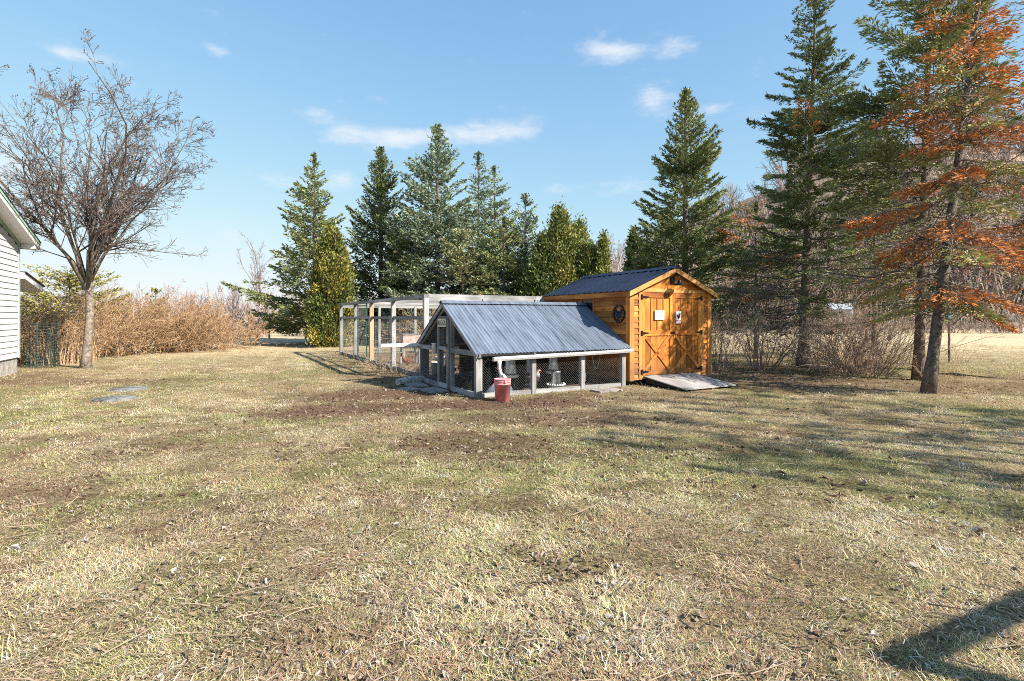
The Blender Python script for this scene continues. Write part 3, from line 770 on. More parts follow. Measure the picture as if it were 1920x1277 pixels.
    m.build('litter_floor', plain('run_litter', (.11, .085, .06), .95, 0, .4, 20, .6), s)
build_run()

def build_run_contents():
    def at(u, v, z=0): return loc(-3.68 + u, v, z)
    # sign over the gable door
    sg = thing('eggs_sign', 'cream board with dark lettering over the gable door of the run', 'sign', at(-.05, 1.565, 1.385), A)
    MB().box(-.012, .002, -.215, .215, -.085, .085).build('board', plain('cream_board', (.66, .6, .48), .7, 0, .15, 10), sg)
    cu = bpy.data.curves.new('lettering', 'FONT'); cu.body = '&EGGS'; cu.size = .135; cu.align_x = 'CENTER'; cu.extrude = .001
    cu.materials.append(plain('black_ink', (.03, .028, .025), .7, 0, .1))
    o = text_mesh('lettering', cu); o.parent = sg; o.location = (-.0145, 0, -.045); o.rotation_euler = (math.pi / 2, 0, -math.pi / 2)
    # hanging sheets of pale plastic round feeder tubes
    def hang_feeder(u, v, z0, z1, r, label):
        f = thing('hanging_feeder', label, 'feeder', at(u, v, z0), A, 'feeders in the run')
        h = z1 - z0
        MB().lathe([(r * .2, 0), (r, .0), (r * 1.02, .04), (r * .82, h * .5), (r * .72, h), (r * .2, h + .03)], 18).build('drum', M_GALVTIN, f, True)
        MB().lathe([(r * .2, -.05), (r * 1.3, -.05), (r * 1.35, .0), (r * 1.3, .0), (r * 1.2, -.035)], 18).build('tray', M_WHITE, f, True)
        MB().tubes([[(0, 0, h), (0, 0, h + .45)]], [[.004, .004]], 5).build('chain', M_WIRE, f)
    hang_feeder(1.02, .55, .34, .80, .13, 'pale hanging drum feeder behind the downspout in the run')
    hang_feeder(2.10, .62, .36, .82, .12, 'pale hanging drum feeder above the floor feeder in the run')
    f = thing('floor_feeder', 'galvanised poultry feeder with scalloped tray on the run floor', 'feeder', at(1.98, .34, .03), A)
    MB().lathe([(.0, .05), (.095, .05), (.095, .33), (.10, .33), (.10, .35), (.03, .37), (.0, .37)], 18).build('drum', M_GALVTIN, f, True)
    MB().lathe([(.0, .0), (.15, .0), (.185, .075), (.195, .08), (.18, .085), (.145, .02), (.0, .02)], 22).build('tray', M_WHITE, f, True)
    m = MB()
    for k in range(22):
        t = 2 * np.pi * k / 22; m.box(.187 * np.cos(t) - .009, .187 * np.cos(t) + .009, .187 * np.sin(t) - .009, .187 * np.sin(t) + .009, .07, .105)
    m.build('tray_teeth', M_WHITE, f)
    w = thing('water_drum', 'dull galvanised water drum behind the floor feeder', 'water drum', at(1.75, .95, .03), A)
    MB().lathe([(.0, .0), (.14, .0), (.14, .05), (.11, .06), (.11, .55), (.09, .60), (.0, .62)], 18).build('drum', M_GALVTIN, w, True)
    MB().tubes([[(-.05, 0, .6), (-.04, 0, .67), (.04, 0, .67), (.05, 0, .6)]], [[.006] * 4], 5).build('handle', M_WIRE, w)
    # loop of pale rope and a hanging cord
    t = np.linspace(0, 1, 14)
    P = np.stack([2.95 + .26 * t, 0 * t + .4, .80 - .42 * (1 - (2 * t - 1) ** 2)], -1)
    m = MB().tubes(P, np.full(14, .006), 5); o = m.build('rope_loop', plain('pale_rope', (.55, .5, .42), .9, 0, .2)); o.location = at(0, 0); o.rotation_euler = (0, 0, A)
    tag(o, 'loop of pale rope hanging inside the run near the shed', 'rope')
    m = MB().tubes([[(2.78, .4, .82), (2.79, .4, .45), (2.78, .4, .12)]], [[.007] * 3], 5); o = m.build('pale_hanging_rope', plain('pale_cord', (.5, .46, .42), .9, 0, .2)); o.location = at(0, 0); o.rotation_euler = (0, 0, A)
    tag(o, 'straight pale cord hanging inside the run beside the rope loop', 'cord')
    # lump of tarp
    g = np.random.default_rng(5); n = 14
    def lump(name, label, cat, mat, x, y, z, sx, sy, sz, seed, rz=0.):
        th = np.linspace(0, 2 * np.pi, 16, endpoint=False); rows = []
        for k, ph in enumerate(np.linspace(-.15, np.pi / 2, 7)):
            r = np.cos(ph); zz = np.sin(ph)
            rr = r * (.75 + .5 * vnoise(np.cos(th) * 1.7 + 5 + seed, np.sin(th) * 1.7 + ph * 1.3 + 9, seed))
            rows.append(np.stack([rr * np.cos(th) * sx, rr * np.sin(th) * sy, zz * sz * (.7 + .5 * vnoise(np.cos(th) * 2 + seed, np.sin(th) * 2 + 4, seed + 1))], -1))
        V = np.array(rows); K = len(rows)
        q = [(i * 16 + j, i * 16 + (j + 1) % 16, (i + 1) * 16 + (j + 1) % 16, (i + 1) * 16 + j) for i in range(K - 1) for j in range(16)]
        o = MB().add(V, q).build(name, mat, smooth=False); o.location = (x, y, z); o.rotation_euler = (0, 0, rz); return tag(o, label, cat)
    globals()['lump'] = lump
    x, y, _ = at(.72, .42); lump('folded_tarp', 'blue grey tarp bundled on the run floor behind the bucket', 'tarp', M_TARP, x, y, .02, .28, .16, .2, 3, .6)
    # hens
    def hen(name, label, x, y, z, rz, body, head, comb=(.55, .03, .04), sc_=1., group='hens'):
        h = thing(name, label, 'hen', (x, y, z), rz, group); h.scale = (sc_, sc_, sc_)
        P = np.array([(-.22, 0, .36), (-.17, 0, .31), (-.09, 0, .235), (.0, 0, .21), (.08, 0, .23), (.125, 0, .29), (.14, 0, .36), (.155, 0, .40), (.185, 0, .405), (.205, 0, .40)])
        Rr = np.array([.012, .05, .09, .105, .09, .06, .038, .036, .024, .006])
        cc = np.repeat(np.where((np.arange(10) > 5)[:, None], np.array(head), np.array(body)), 12, 0)
        MB().tubes(P, Rr, 12, cc).build('body', M_FEATH, h, True)
        m = MB(); m.tubes([[(-.18, 0, .3), (-.25, 0, .42), (-.24, 0, .47)]], [[.035, .03, .006]], 6, np.array([body]) * .8); m.build('tail', M_FEATH, h, True)
        cm = plain('hen_comb', comb, .6, 0, .1)
        m = MB()
        for k in range(4): m.box(.135 + k * .018, .15 + k * .018, -.006, .006, .425 - .004 * k, .465 - .01 * abs(k - 1))
        m.box(.185, .2, -.008, .008, .35, .39); m.build('comb', cm, h)
        MB().tubes([[(.2, 0, .40), (.235, 0, .39)]], [[.01, .002]], 6).build('beak', plain('beak', (.5, .33, .1), .6), h)
        for sgn in (-1, 1):
            m = MB(); m.tubes([[(.01, sgn * .04, .14), (.0, sgn * .04, .07), (.01, sgn * .04, .008)]], [[.016, .009, .009]], 6)
            for a in (-.5, 0, .5): m.tubes([[(.01, sgn * .04, .01), (.06 * np.cos(a) + .01, sgn * .04 + .06 * np.sin(a), .006)]], [[.006, .003]], 5)
            m.build('leg', plain('hen_leg', (.45, .32, .1), .6), h)
            MB().tubes([[(.07, sgn * .085, .26), (-.02, sgn * .108, .24), (-.13, sgn * .075, .28)]], [[.02, .05, .008]], 7, np.array([body]) * .9).build('wing', M_FEATH, h, True)
    globals()['hen'] = hen
    x, y, _ = at(1.42, .36); hen('hen', 'speckled white hen with red comb beside the middle front post', x, y, .03, A - 1.2, (.06, .05, .05), (.62, .58, .54))
    x, y, _ = at(.62, .62); hen('hen', 'black hen inside the run behind the downspout', x, y, .03, A + .3, (.022, .02, .022), (.03, .025, .025))
    x, y, _ = at(.5, 1.5); hen('hen', 'dark grey hen just inside the gable door', x, y, .03, A + 2.6, (.07, .07, .08), (.09, .085, .085))
    x, y, _ = at(.45, 2.45); hen('hen', 'black and white hen at the back corner of the run', x, y, .03, A + 1.4, (.03, .03, .03), (.5, .5, .5), sc_=1.15)
    x, y, _ = at(1.3, 1.5); hen('hen', 'charcoal hen in the middle of the run', x, y, .03, A - .4, (.05, .045, .05), (.06, .05, .05))
    # red bucket under the downspout
    bx, by = ground_at(942, 752)
    b = thing('red_bucket', 'scuffed red plastic bucket under the white downspout', 'bucket', (bx, by, .0), .4)
    MB().lathe([(.0, .012), (.118, .012), (.122, .0), (.126, .0), (.145, .30), (.152, .30), (.152, .315), (.147, .318), (.148, .345), (.155, .347), (.155, .36), (.148, .384), (.156, .387), (.156, .40), (.143, .40), (.118, .03), (.0, .028)], 28).build('shell', M_RED, b, True)
    MB().lathe([(.0, .31), (.138, .31), (.139, .312)], 20).build('rain_water', plain('dark_water', (.02, .012, .012), .08, 0, .1), b)
    t = np.linspace(-1.2, 1.2, 12); MB().tubes(np.stack([.158 * np.cos(t + 0) * .2 + .155, .158 * np.sin(t), .37 - .17 * np.cos(t)], -1), np.full(12, .0035), 5).build('wire_handle', M_WIRE, b)
    m = MB()
    for sgn in (-1, 1): m.box(-.02, .02, sgn * .155 - .012, sgn * .155 + .012, .335, .39)
    m.build('handle_lug', M_RED, b)
    # pavers by the gable door
    pm = plain('pale_paver', (.30, .27, .25), .95, 0, .3, 7, .3)
    for k, (u, v, a, b_, rz) in enumerate(((-.32, 1.35, .2, .3, .1), (-.36, 2.35, .2, .32, -.08), (-.72, 1.75, .16, .2, .2))):
        x, y, _ = at(u, v); o = MB().prism([(-a * .97, -b_), (a, -b_ * .95), (a * .96, b_), (-a, b_ * .98)], 'z', -.03, .035).build('paving_slab', pm)
        o.location = (x, y, float(terrain(x, y))); o.rotation_euler = (.02, -.015, A + rz)
        tag(o, ['flat stone slab on the ground before the gable door', 'flat stone slab beside the back post of the run', 'small stone slab lying out on the bare soil'][k], 'slab', 'slabs by the run')
    x, y, _ = at(2.75, -.35); o = MB().box(-.3, .3, -.16, .16, -.03, .03).build('paving_slab', pm); o.location = (x, y, float(terrain(x, y)) + .005); o.rotation_euler = (0, 0, A + .05)
    tag(o, 'pale slab on the ground before the front sill of the run', 'slab', 'slabs by the run')
    # log and plank by the back corner
    x, y, _ = at(-.35, 2.75)
    m = MB().tubes([[(-.35, 0, .07), (0, .02, .085), (.36, 0, .08)]], [[.075, .085, .075]], 9, np.array([(.5, .48, .46)])); o = m.build('pale_log', M_BARK); o.location = (x, y, 0); o.rotation_euler = (0, 0, A + .35)
    tag(o, 'short pale grey log at the back corner of the run', 'log')
    x, y, _ = at(-.40, 3.05, .86)
    o = MB().box(-.48, .46, -.07, .07, -.035, .035).build('white_plank', M_GUTTER); o.location = at(-.46, 3.1, .86); o.rotation_euler = (0, 0, A)
    tag(o, 'white plank jutting out from the back eave corner of the run', 'plank')
    # white cup and block hung on the gable
    o = MB().lathe([(.0, .0), (.055, .0), (.05, .20), (.06, .205), (.06, .22), (.0, .22)], 14).build('white_jug', M_WHITE, smooth=True); o.location = at(-.07, 1.98, .72)
    tag(o, 'white plastic jug hung beside the gable door of the run', 'jug')
build_run_contents()

# ------------------------------------------------------------------ wire pen behind the run
PU, PV = -3.45, 3.33
pen = thing('poultry_pen', 'tall grey timber post and rail wire pen behind the run', 'pen', loc(PU, PV), A)
def build_pen():
    s = pen; W, Dp, H = 6.6, 9.9, 2.05
    side = [0, 2.68, 5.11, 7.36, 9.9]
    orange = wood('fresh_post', 'z', (.52, .38, .25), (.32, .22, .14), .3, .8)
    for i, y in enumerate(side):
        MB().box(-.06, .06, y - .06, y + .06, -.05, H - .085).build('post', WZ if i != 2 else orange, s)
        MB().box(W - .06, W + .06, y - .06, y + .06, -.05, H - .085).build('post', WZ, s)
    xs = [1.55, 3.1, 4.8]
    for x in xs:
        MB().box(x - .05, x + .05, -.05, .05, -.05, H - .085).build('post', WZ, s)
        MB().box(x - .05, x + .05, Dp - .05, Dp + .05, -.05, H - .085).build('post', WZ, s)
    for x, nm in ((0, 'l'), (W, 'r')):
        for a, b in zip(side[:-1], side[1:]):
            MB().box(x - .065, x + .065, a - .06 + (.003 if a else 0), b - .06, H - .085, H + .0).build('top_rail', WY, s)
            MB().box(x - .025, x + .025, a + .063, b - .063, 1.44, 1.53).build('mid_rail', WY, s)
        MB().box(x - .02, x + .02, .07, Dp - .07, -.03, .12).build('base_board', WY, s)
    for y in (0, Dp):
        e = [0.0] + xs + [W]
        for a, b in zip(e[:-1], e[1:]):
            MB().box(a + .068 if a == 0 else a + .003, b - .068 if b == W else b - .003, y - .02, y + .025, H - .165, H + .012).build('top_rail', WX, s)
            MB().box(a + .063, b - .063, y - .02, y + .02, 1.44, 1.53).build('mid_rail', WX, s)
    # cross bars over the top
    for y in side[1:-1]: MB().box(.068, W - .068, y - .02, y + .02, H - .13, H - .045).build('cross_bar', WX, s)
    # welded wire
    def grid(o, e, Lw, Hw, cell, z0=.02):
        o = np.array(o, float); e = np.array(e, float); S = []
        for k in np.arange(0, Lw, cell): S.append((o + e * k + (0, 0, z0), o + e * k + (0, 0, z0 + Hw)))
        for k in np.arange(0, Hw + .01, cell * .75): S.append((o + (0, 0, z0 + k), o + e * Lw + (0, 0, z0 + k)))
        return np.array(S)
    m = MB()
    for S in (grid((-.03, 0, 0), (0, 1, 0), 5.1, 1.46, .10), grid((-.03, 7.3, 0), (0, 1, 0), 2.6, 1.46, .10), grid((0, -.03, 0), (1, 0, 0), W, 1.9, .10), grid((W, 0, 0), (0, 1, 0), Dp, 1.46, .10), grid((0, Dp, 0), (1, 0, 0), W, 1.46, .10)):
        m.tubes(S, np.full((len(S), 2), .0016), 3)
    tag(m.build('welded_wire', M_WIRE, s), kind='stuff')
    m = MB(); diamond_mesh(m, (-.035, 0, .02), (0, 1, 0), (0, 0, 1), 5.1, .75, .06); diamond_mesh(m, (-.035, 7.3, .02), (0, 1, 0), (0, 0, 1), 2.6, .75, .06); diamond_mesh(m, (W - .03, 0, .02), (0, 1, 0), (0, 0, 1), 9, .7, .09)
    tag(m.build('poultry_wire', M_WIRE, s), kind='stuff')
    # tubular gate
    g = MB().tubes([[(0, 5.75, .02), (0, 5.75, 1.98)]], [[.022, .022]], 8).build('tube_gate', M_GREENS, s)
    MB().tubes([[(0, 7.0, .05), (0, 7.0, 1.95)]], [[.022, .022]], 8).build('upright', M_GREENS, g)
    for z in (.12, .75, 1.2, 1.9): MB().tubes([[(0, 5.77, z), (0, 6.98, z)]], [[.016, .016]], 6).build('crossbar', M_GREENS, g)
    S = grid((0, 5.8, 0), (0, 1, 0), 1.15, 1.75, .09, .12); m = MB().tubes(S, np.full((len(S), 2), .0018), 3); m.build('gate_wire', M_WIRE, g)
build_pen()
def build_pen_contents():
    def at(u, v, z=0): return loc(PU + u, PV + v, z)
    x, y, _ = at(.5, 3.0); hen('hen', 'rust brown hen scratching inside the wire pen', x, y, .0, A + 2.2, (.26, .105, .04), (.32, .15, .07), sc_=.95)
    c = thing('nest_crate', 'faded pink wooden crate on stilts inside the wire pen', 'crate', at(1.1, 4.5, 0), A)
    MB().box(-.3, .3, -.2, .2, .66, .94).build('box', M_PINK, c); MB().box(-.33, .33, -.23, .23, .943, .965).build('lid', WX, c)
    for sx in (-.26, .26):
        for sy in (-.16, .16): MB().box(sx - .03, sx + .03, sy - .03, sy + .03, 0, .66).build('leg', WZ, c)
    g = np.random.default_rng(8)
    ps = plain('white_pail', (.7, .7, .68), .5, 0, .1)
    for k, (u, v, lab) in enumerate(((.55, .75, 'white pail standing low inside the wire pen near the run'), (1.3, 2.4, 'white pail farther inside the wire pen'))):
        b = thing('white_pail', lab, 'pail', at(u, v, .0), A, 'pails in the pen')
        MB().lathe([(.0, .01), (.11, .01), (.14, .33), (.148, .33), (.148, .35), (.135, .35), (.105, .03), (0, .03)], 18).build('shell', ps, b, True)
        t = np.linspace(0, np.pi, 9); MB().tubes(np.stack([.145 * np.cos(t), 0 * t, .34 + .14 * np.sin(t)], -1), np.full(9, .004), 5).build('handle', M_WIRE, b)
build_pen_contents()

# ------------------------------------------------------------------ house corner on the left
EX, EY = -13.42, 14.5
house = thing('house', 'white clapboard house gable with mint green trim at the frame edge', 'house', (EX, EY, 0), A)
def build_house():
    s = house   # local: x out of the gable wall (towards +u), y along the wall; the corner in view is y=0, the wall runs to y=-7
    Wd, ev, pit, dep = 7.2, 3.52, .27, 9.0
    rz = lambda y: ev + pit * (Wd / 2 - abs(-y - Wd / 2))
    MB().box(-.35, -.02, -Wd + .02, -.02, -.1, .44).build('foundation', M_CONC, s)
    MB().prism([(-Wd + .03, .45), (-.03, .45), (-.03, ev - .02), (-Wd / 2, rz(-Wd / 2) - .02), (-Wd + .03, ev - .02)], 'x', -dep, -.03).build('wall_core', M_SIDING, s)
    z = .42; p = .152
    while z < rz(-Wd / 2) - .03:
        lo = 0.0; z1 = z + p
        if z1 > ev: lo = (z1 - ev) / pit
        if lo < Wd / 2 - .1:
            y0, y1 = -lo - (.09 if lo == 0 else 0), -Wd + lo + (.09 if lo == 0 else 0)
            MB().add([(-.03, y0, z), (.022, y0, z), (.022, y1, z), (-.03, y1, z), (-.03, y0, z1), (.004, y0, z1), (.004, y1, z1), (-.03, y1, z1)],
                     [(0, 3, 2, 1), (4, 5, 6, 7), (1, 2, 6, 5), (0, 4, 7, 3), (0, 1, 5, 4), (2, 3, 7, 6)]).build('siding_board', M_SIDING, s)
        z = z1
    MB().box(-.03, .034, -.09, .02, .40, ev + .01).build('corner_board', M_MINT, s)
    for i in range(20):   # siding of the rear wall
        MB().box(-dep, -.035, -.028, .012, .45 + i * p, .45 + (i + 1) * p - .004).build('siding_board', M_SIDING, s)
    # roof with rake overhang
    o, e = .36, .42
    for sg in (0, 1):
        ya, yb = (e, -Wd / 2) if sg == 0 else (-Wd - e, -Wd / 2)
        za, zb = ev - pit * e, rz(-Wd / 2)
        pol = lambda t0, t1: [(ya, za + t0), (yb, zb + t0), (yb, zb + t1), (ya, za + t1)]
        MB().prism(pol(.17, .20), 'x', -dep - .3, o + .03).build('roof_slope', M_SHING, s)
        MB().prism(pol(.0, .015), 'x', -dep, o - .022).build('soffit', M_WHITE, s)
        MB().prism(pol(-.01, .165), 'x', o - .02, o).build('rake_board', M_MINT if sg else M_WHITE, s)
        MB().prism(pol(.10, .168), 'x', o + .001, o + .018).build('rake_trim', M_MINT, s)
        MB().prism([(yb, zb - .09), (ya, za - .09) if False else (0.0 if sg == 0 else -Wd, ev - .09), (0.0 if sg == 0 else -Wd, ev - .01), (yb, zb - .01)], 'x', .023, .045).build('frieze_trim', M_MINT, s)
    MB().prism([(e - .02, ev - pit * e - .01), (e, ev - pit * e - .01), (e, ev - pit * e + .165), (e - .02, ev - pit * e + .165)], 'x', -dep, o - .02).build('fascia', M_WHITE, s)
    # eave return
    MB().prism([(.02, ev - .13), (e - .021, ev - .13), (e - .021, ev - pit * e - .012), (.02, ev - .012)], 'x', .05, o - .022).build('eave_return', M_WHITE, s)
    # lower wing behind with its own lean-to roof
    MB().box(-5.5, -.8, .05, 1.5, .0, 2.25).build('rear_wing_wall', M_SIDING, s)
    MB().prism([(.03, 2.56), (1.85, 2.26), (1.85, 2.42), (.03, 2.72)], 'x', -6, .12).build('rear_wing_roof', M_WHITE, s)
    MB().prism([(.03, 2.724), (1.9, 2.416), (1.9, 2.446), (.03, 2.754)], 'x', -6, .16).build('rear_wing_shingles', M_SHING, s)
build_house()

# ------------------------------------------------------------------ plants
def grow(P, R, n, u0, u1, ang, ratio, up, wob, M, g, rr=.6, taper=.25, droop=0., flat=0.):
    """children for a set of polylines: n each"""
    N, K, _ = P.shape
    idx = np.repeat(np.arange(N), n); m = len(idx)
    u = g.uniform(u0, u1, m); f = u * (K - 1); i = np.minimum(f.astype(int), K - 2); w = (f - i)[:, None]
    p = P[idx, i] * (1 - w) + P[idx, i + 1] * w; t = nrm(P[idx, i + 1] - P[idx, i])
    r = R[idx, i] * (1 - w[:, 0]) + R[idx, i + 1] * w[:, 0]
    Ls = np.linalg.norm(np.diff(P, axis=1), axis=2).sum(1)[idx]
    q = nrm(np.cross(t, g.normal(size=(m, 3)))); q[:, 2] *= 1 - flat; q = nrm(q)
    a = g.uniform(*ang, m)[:, None]
    d = nrm(t * np.cos(a) + q * np.sin(a))
    L = Ls * ratio * g.uniform(.55, 1.2, m) * (1.15 - .65 * u)
    pts = [p]; step = (L / (M - 1))[:, None]
    for k in range(M - 1):
        d = nrm(d + np.array((0, 0, 1.)) * (up - droop * (k / max(1, M - 2))) + g.normal(size=(m, 3)) * wob)
        pts.append(pts[-1] + d * step)
    PP = np.stack(pts, 1)
    r0 = np.minimum(r * rr, .9 * r)
    RRR = r0[:, None] * np.linspace(1, taper, M)[None]
    return PP, RRR
def stems(n, base, spread, tilt, length, r, up, wob, M, g, az=None, droop=0., taper=.3):
    a = g.uniform(0, 2 * np.pi, n) if az is None else az
    t = g.uniform(*tilt, n); d = np.stack([np.cos(a) * np.sin(t), np.sin(a) * np.sin(t), np.cos(t)], -1)
    p = np.array(base) + np.stack([np.cos(a), np.sin(a), 0 * a], -1) * (spread * np.sqrt(g.uniform(0, 1, n)))[:, None]
    L = g.uniform(*length, n); pts = [p]
    for k in range(M - 1):
        d = nrm(d + np.array((0, 0, 1.)) * (up - droop * k / (M - 2)) + g.normal(size=(n, 3)) * wob)
        pts.append(pts[-1] + d * (L / (M - 1))[:, None])
    return np.stack(pts, 1), (g.uniform(*r, n))[:, None] * np.linspace(1, taper, M)[None]
def cvar(n, cols, g, v=.2):
    c = np.array(cols)[g.integers(0, len(cols), n)]
    return c * g.uniform(1 - v, 1 + v, (n, 1))

def spruce(label, x, y, H, R, seed, h0=.5, NB=190, NS=15000, slen=.15, swid=.026, cols=((.055, .085, .03), (.075, .105, .04), (.09, .115, .045)), lean=(0, 0), prof=.85,
           slope=(-.12, .75), upturn=.18, dead=0., deadcols=((.60, .20, .045), (.68, .29, .08), (.46, .14, .035), (.32, .15, .07)), twigs=0, barelow=0., trunk_r=None, group='spruces', name='spruce_tree', bend=0., u0=.22, fall=.0, needle_top=0., tilt_az=None, az_bias=None, keep_cut=None, bark=(.15, .115, .09), hole=.0, thin_top=0.):
    g = np.random.default_rng(seed); NS = int(NS * (2.2 if NS > 6500 else 1.9) * (1.35 if y < 22 else 1)); swid = swid * (.86 if y > 22 else .66); NB = int(NB * 1.3)
    t = thing(name, label, 'tree', (x, y, float(terrain(x, y)) - .03), 0, group)
    def axis(h):
        h = np.asarray(h, float); k = h / H
        return np.stack([lean[0] * h + bend * k * k * H, lean[1] * h, h], -1)
    tr = trunk_r or .016 * H
    hs = np.linspace(0, H * .985, 14); rad = tr * (1 - hs / H) ** .85 + .008; rad[0] *= 1.35
    MB().tubes(axis(hs), rad, 9, np.array([bark])).build('trunk', M_BARK, t, True)
    tt = np.sort(g.uniform(0, 1, NB) ** 1.02); tt = np.round(tt * 34) / 34 + g.normal(0, .024, NB); tt = np.clip(tt, 0, .985)
    h = h0 + (H - h0) * tt
    az = g.uniform(0, 2 * np.pi, NB)
    L = R * np.maximum(1 - tt, 0) ** prof * g.uniform(.62, 1.12, NB) * (1 - .3 * sstep(.12, 0, tt)) + .10
    L = L * (1 + .25 * (vnoise(az * 1.3, tt * 7, seed) - .5) * 2)
    if az_bias is not None: L = L * (1 + az_bias[1] * np.cos(az - az_bias[0]))
    if hole: L = L * np.where(vnoise(az * .9 + 3, tt * 5 + 1, seed + 5) < hole, .5, 1)
    pv = slope[0] + (slope[1] - slope[0]) * tt ** 1.1 + g.normal(0, .09, NB)
    hd = np.stack([np.cos(az), np.sin(az), 0 * az], -1)
    us = np.linspace(0, 1, 6)
    base = axis(h)
    def bpos(b, u):
        z = L[b] * (pv[b] * u + upturn * (u * u - .55 * u) * (1 - tt[b]) - fall * u * u)
        return base[b] + hd[b] * (L[b] * u)[:, None] + np.array((0, 0, 1.)) * z[:, None]
    bi = np.repeat(np.arange(NB), 6); P = bpos(bi, np.tile(us, NB)).reshape(NB, 6, 3)
    P[:, 1:-1] += g.normal(size=(NB, 4, 3)) * .02 * L[:, None, None]
    BR = (.006 + .0085 * L)[:, None] * np.linspace(1, .25, 6)[None]
    wood_ = MB(); wood_.tubes(P, BR, 3, cvar(NB, ((.13, .10, .08), (.17, .13, .11), (.11, .09, .075)), g))
    if twigs:
        low = np.where(tt < (barelow if barelow else .5))[0]
        if len(low):
            per = max(1, int(twigs / len(low)))
            P2, R2 = grow(P[low], BR[low], per, .15, 1, (.5, 1.1), .32, .02, .18, 4, g, .6, .4, .08, .5)
            wood_.tubes(P2, np.maximum(R2, .0025), 3, cvar(len(P2), ((.22, .165, .135), (.31, .24, .20), (.15, .115, .095)), g))
            P3, R3 = grow(P2, R2, 2, .2, 1, (.4, .9), .4, .0, .2, 2, g, .6, .5)
            wood_.tubes(P3, np.maximum(R3, .002), 3, cvar(len(P3), ((.22, .165, .135), (.31, .24, .20), (.15, .115, .095)), g))
    wood_.build('limbs', M_TWIG, t)
    # needle sprays on the side twigs
    wgt = (L ** 1.35 + .05)
    if barelow: wgt = wgt * (.08 + .92 * sstep(barelow * .55, barelow * 1.1, tt + g.normal(0, .07, NB)))
    wgt = wgt * g.uniform(.5, 1.5, NB) * (1 - thin_top * tt); wgt = wgt * np.where(g.uniform(size=NB) < thin_top * .3, .12, 1); wgt /= wgt.sum()
    b = g.choice(NB, NS, p=wgt)
    Mt = np.maximum(3, np.ceil(L[b] / .13)).astype(int)
    uu0 = u0 * sstep(.95, .4, tt[b])
    k = g.integers(0, 1 << 30, NS) % Mt
    u = uu0 + (1 - uu0) * (k + .5 + g.uniform(-.12, .12, NS)) / Mt
    sgn = np.where(g.uniform(size=NS) < .5, -1., 1.)
    eps = .03
    bd = nrm(bpos(b, np.minimum(u + eps, 1.0)) - bpos(b, np.minimum(u + eps, 1.0) - eps))
    sd = np.stack([-hd[b][:, 1], hd[b][:, 0], 0 * u], -1) * sgn[:, None]
    tl = .07 + L[b] * .42 * np.minimum(u + .12, 1.02 - u)
    v = tl * g.uniform(0, 1, NS) ** .8
    hang = hash2(b, k, seed) - .5
    dt = nrm(sd * .85 + bd * .75 + np.array((0, 0, 1.)) * (hang * .5 - .06 - fall * .5)[:, None])
    p = bpos(b, u) + dt * v[:, None] - np.array((0, 0, 1.)) * (.18 * v * v / np.maximum(tl, .1))[:, None] + g.normal(size=(NS, 3)) * .018
    d = nrm(dt + bd * .25 + g.normal(size=(NS, 3)) * .33 + np.array((0, 0, 1.)) * .18)
    c = 2.55 * cvar(NS, cols, g, .22) * (.75 + .5 * hash2(b, b * 3 + 1, seed))[:, None]
    if dead:
        isd = (hash2(b, b * 7 + 3, seed + 2) < dead) | (g.uniform(size=NS) < dead * .12)
        c = np.where(isd[:, None], cvar(NS, deadcols, g, .3), c)
    S = slen * g.uniform(.6, 1.25, NS) * (.65 + .35 * sstep(1, .6, tt[b])); Wd = swid * g.uniform(.7, 1.3, NS)
    m = MB().sprays(p, d, S, Wd, c, g)
    n = 160; hh = H * g.uniform(.93, 1.0, n); dd = nrm(g.normal(size=(n, 3)) * .6 + np.array((0, 0, 1.)))
    m.sprays(axis(hh), dd, slen * .9, swid, cvar(n, cols if not dead > .8 else deadcols, g), g)
    m.build('crown', M_NEEDLE, t)
    return t

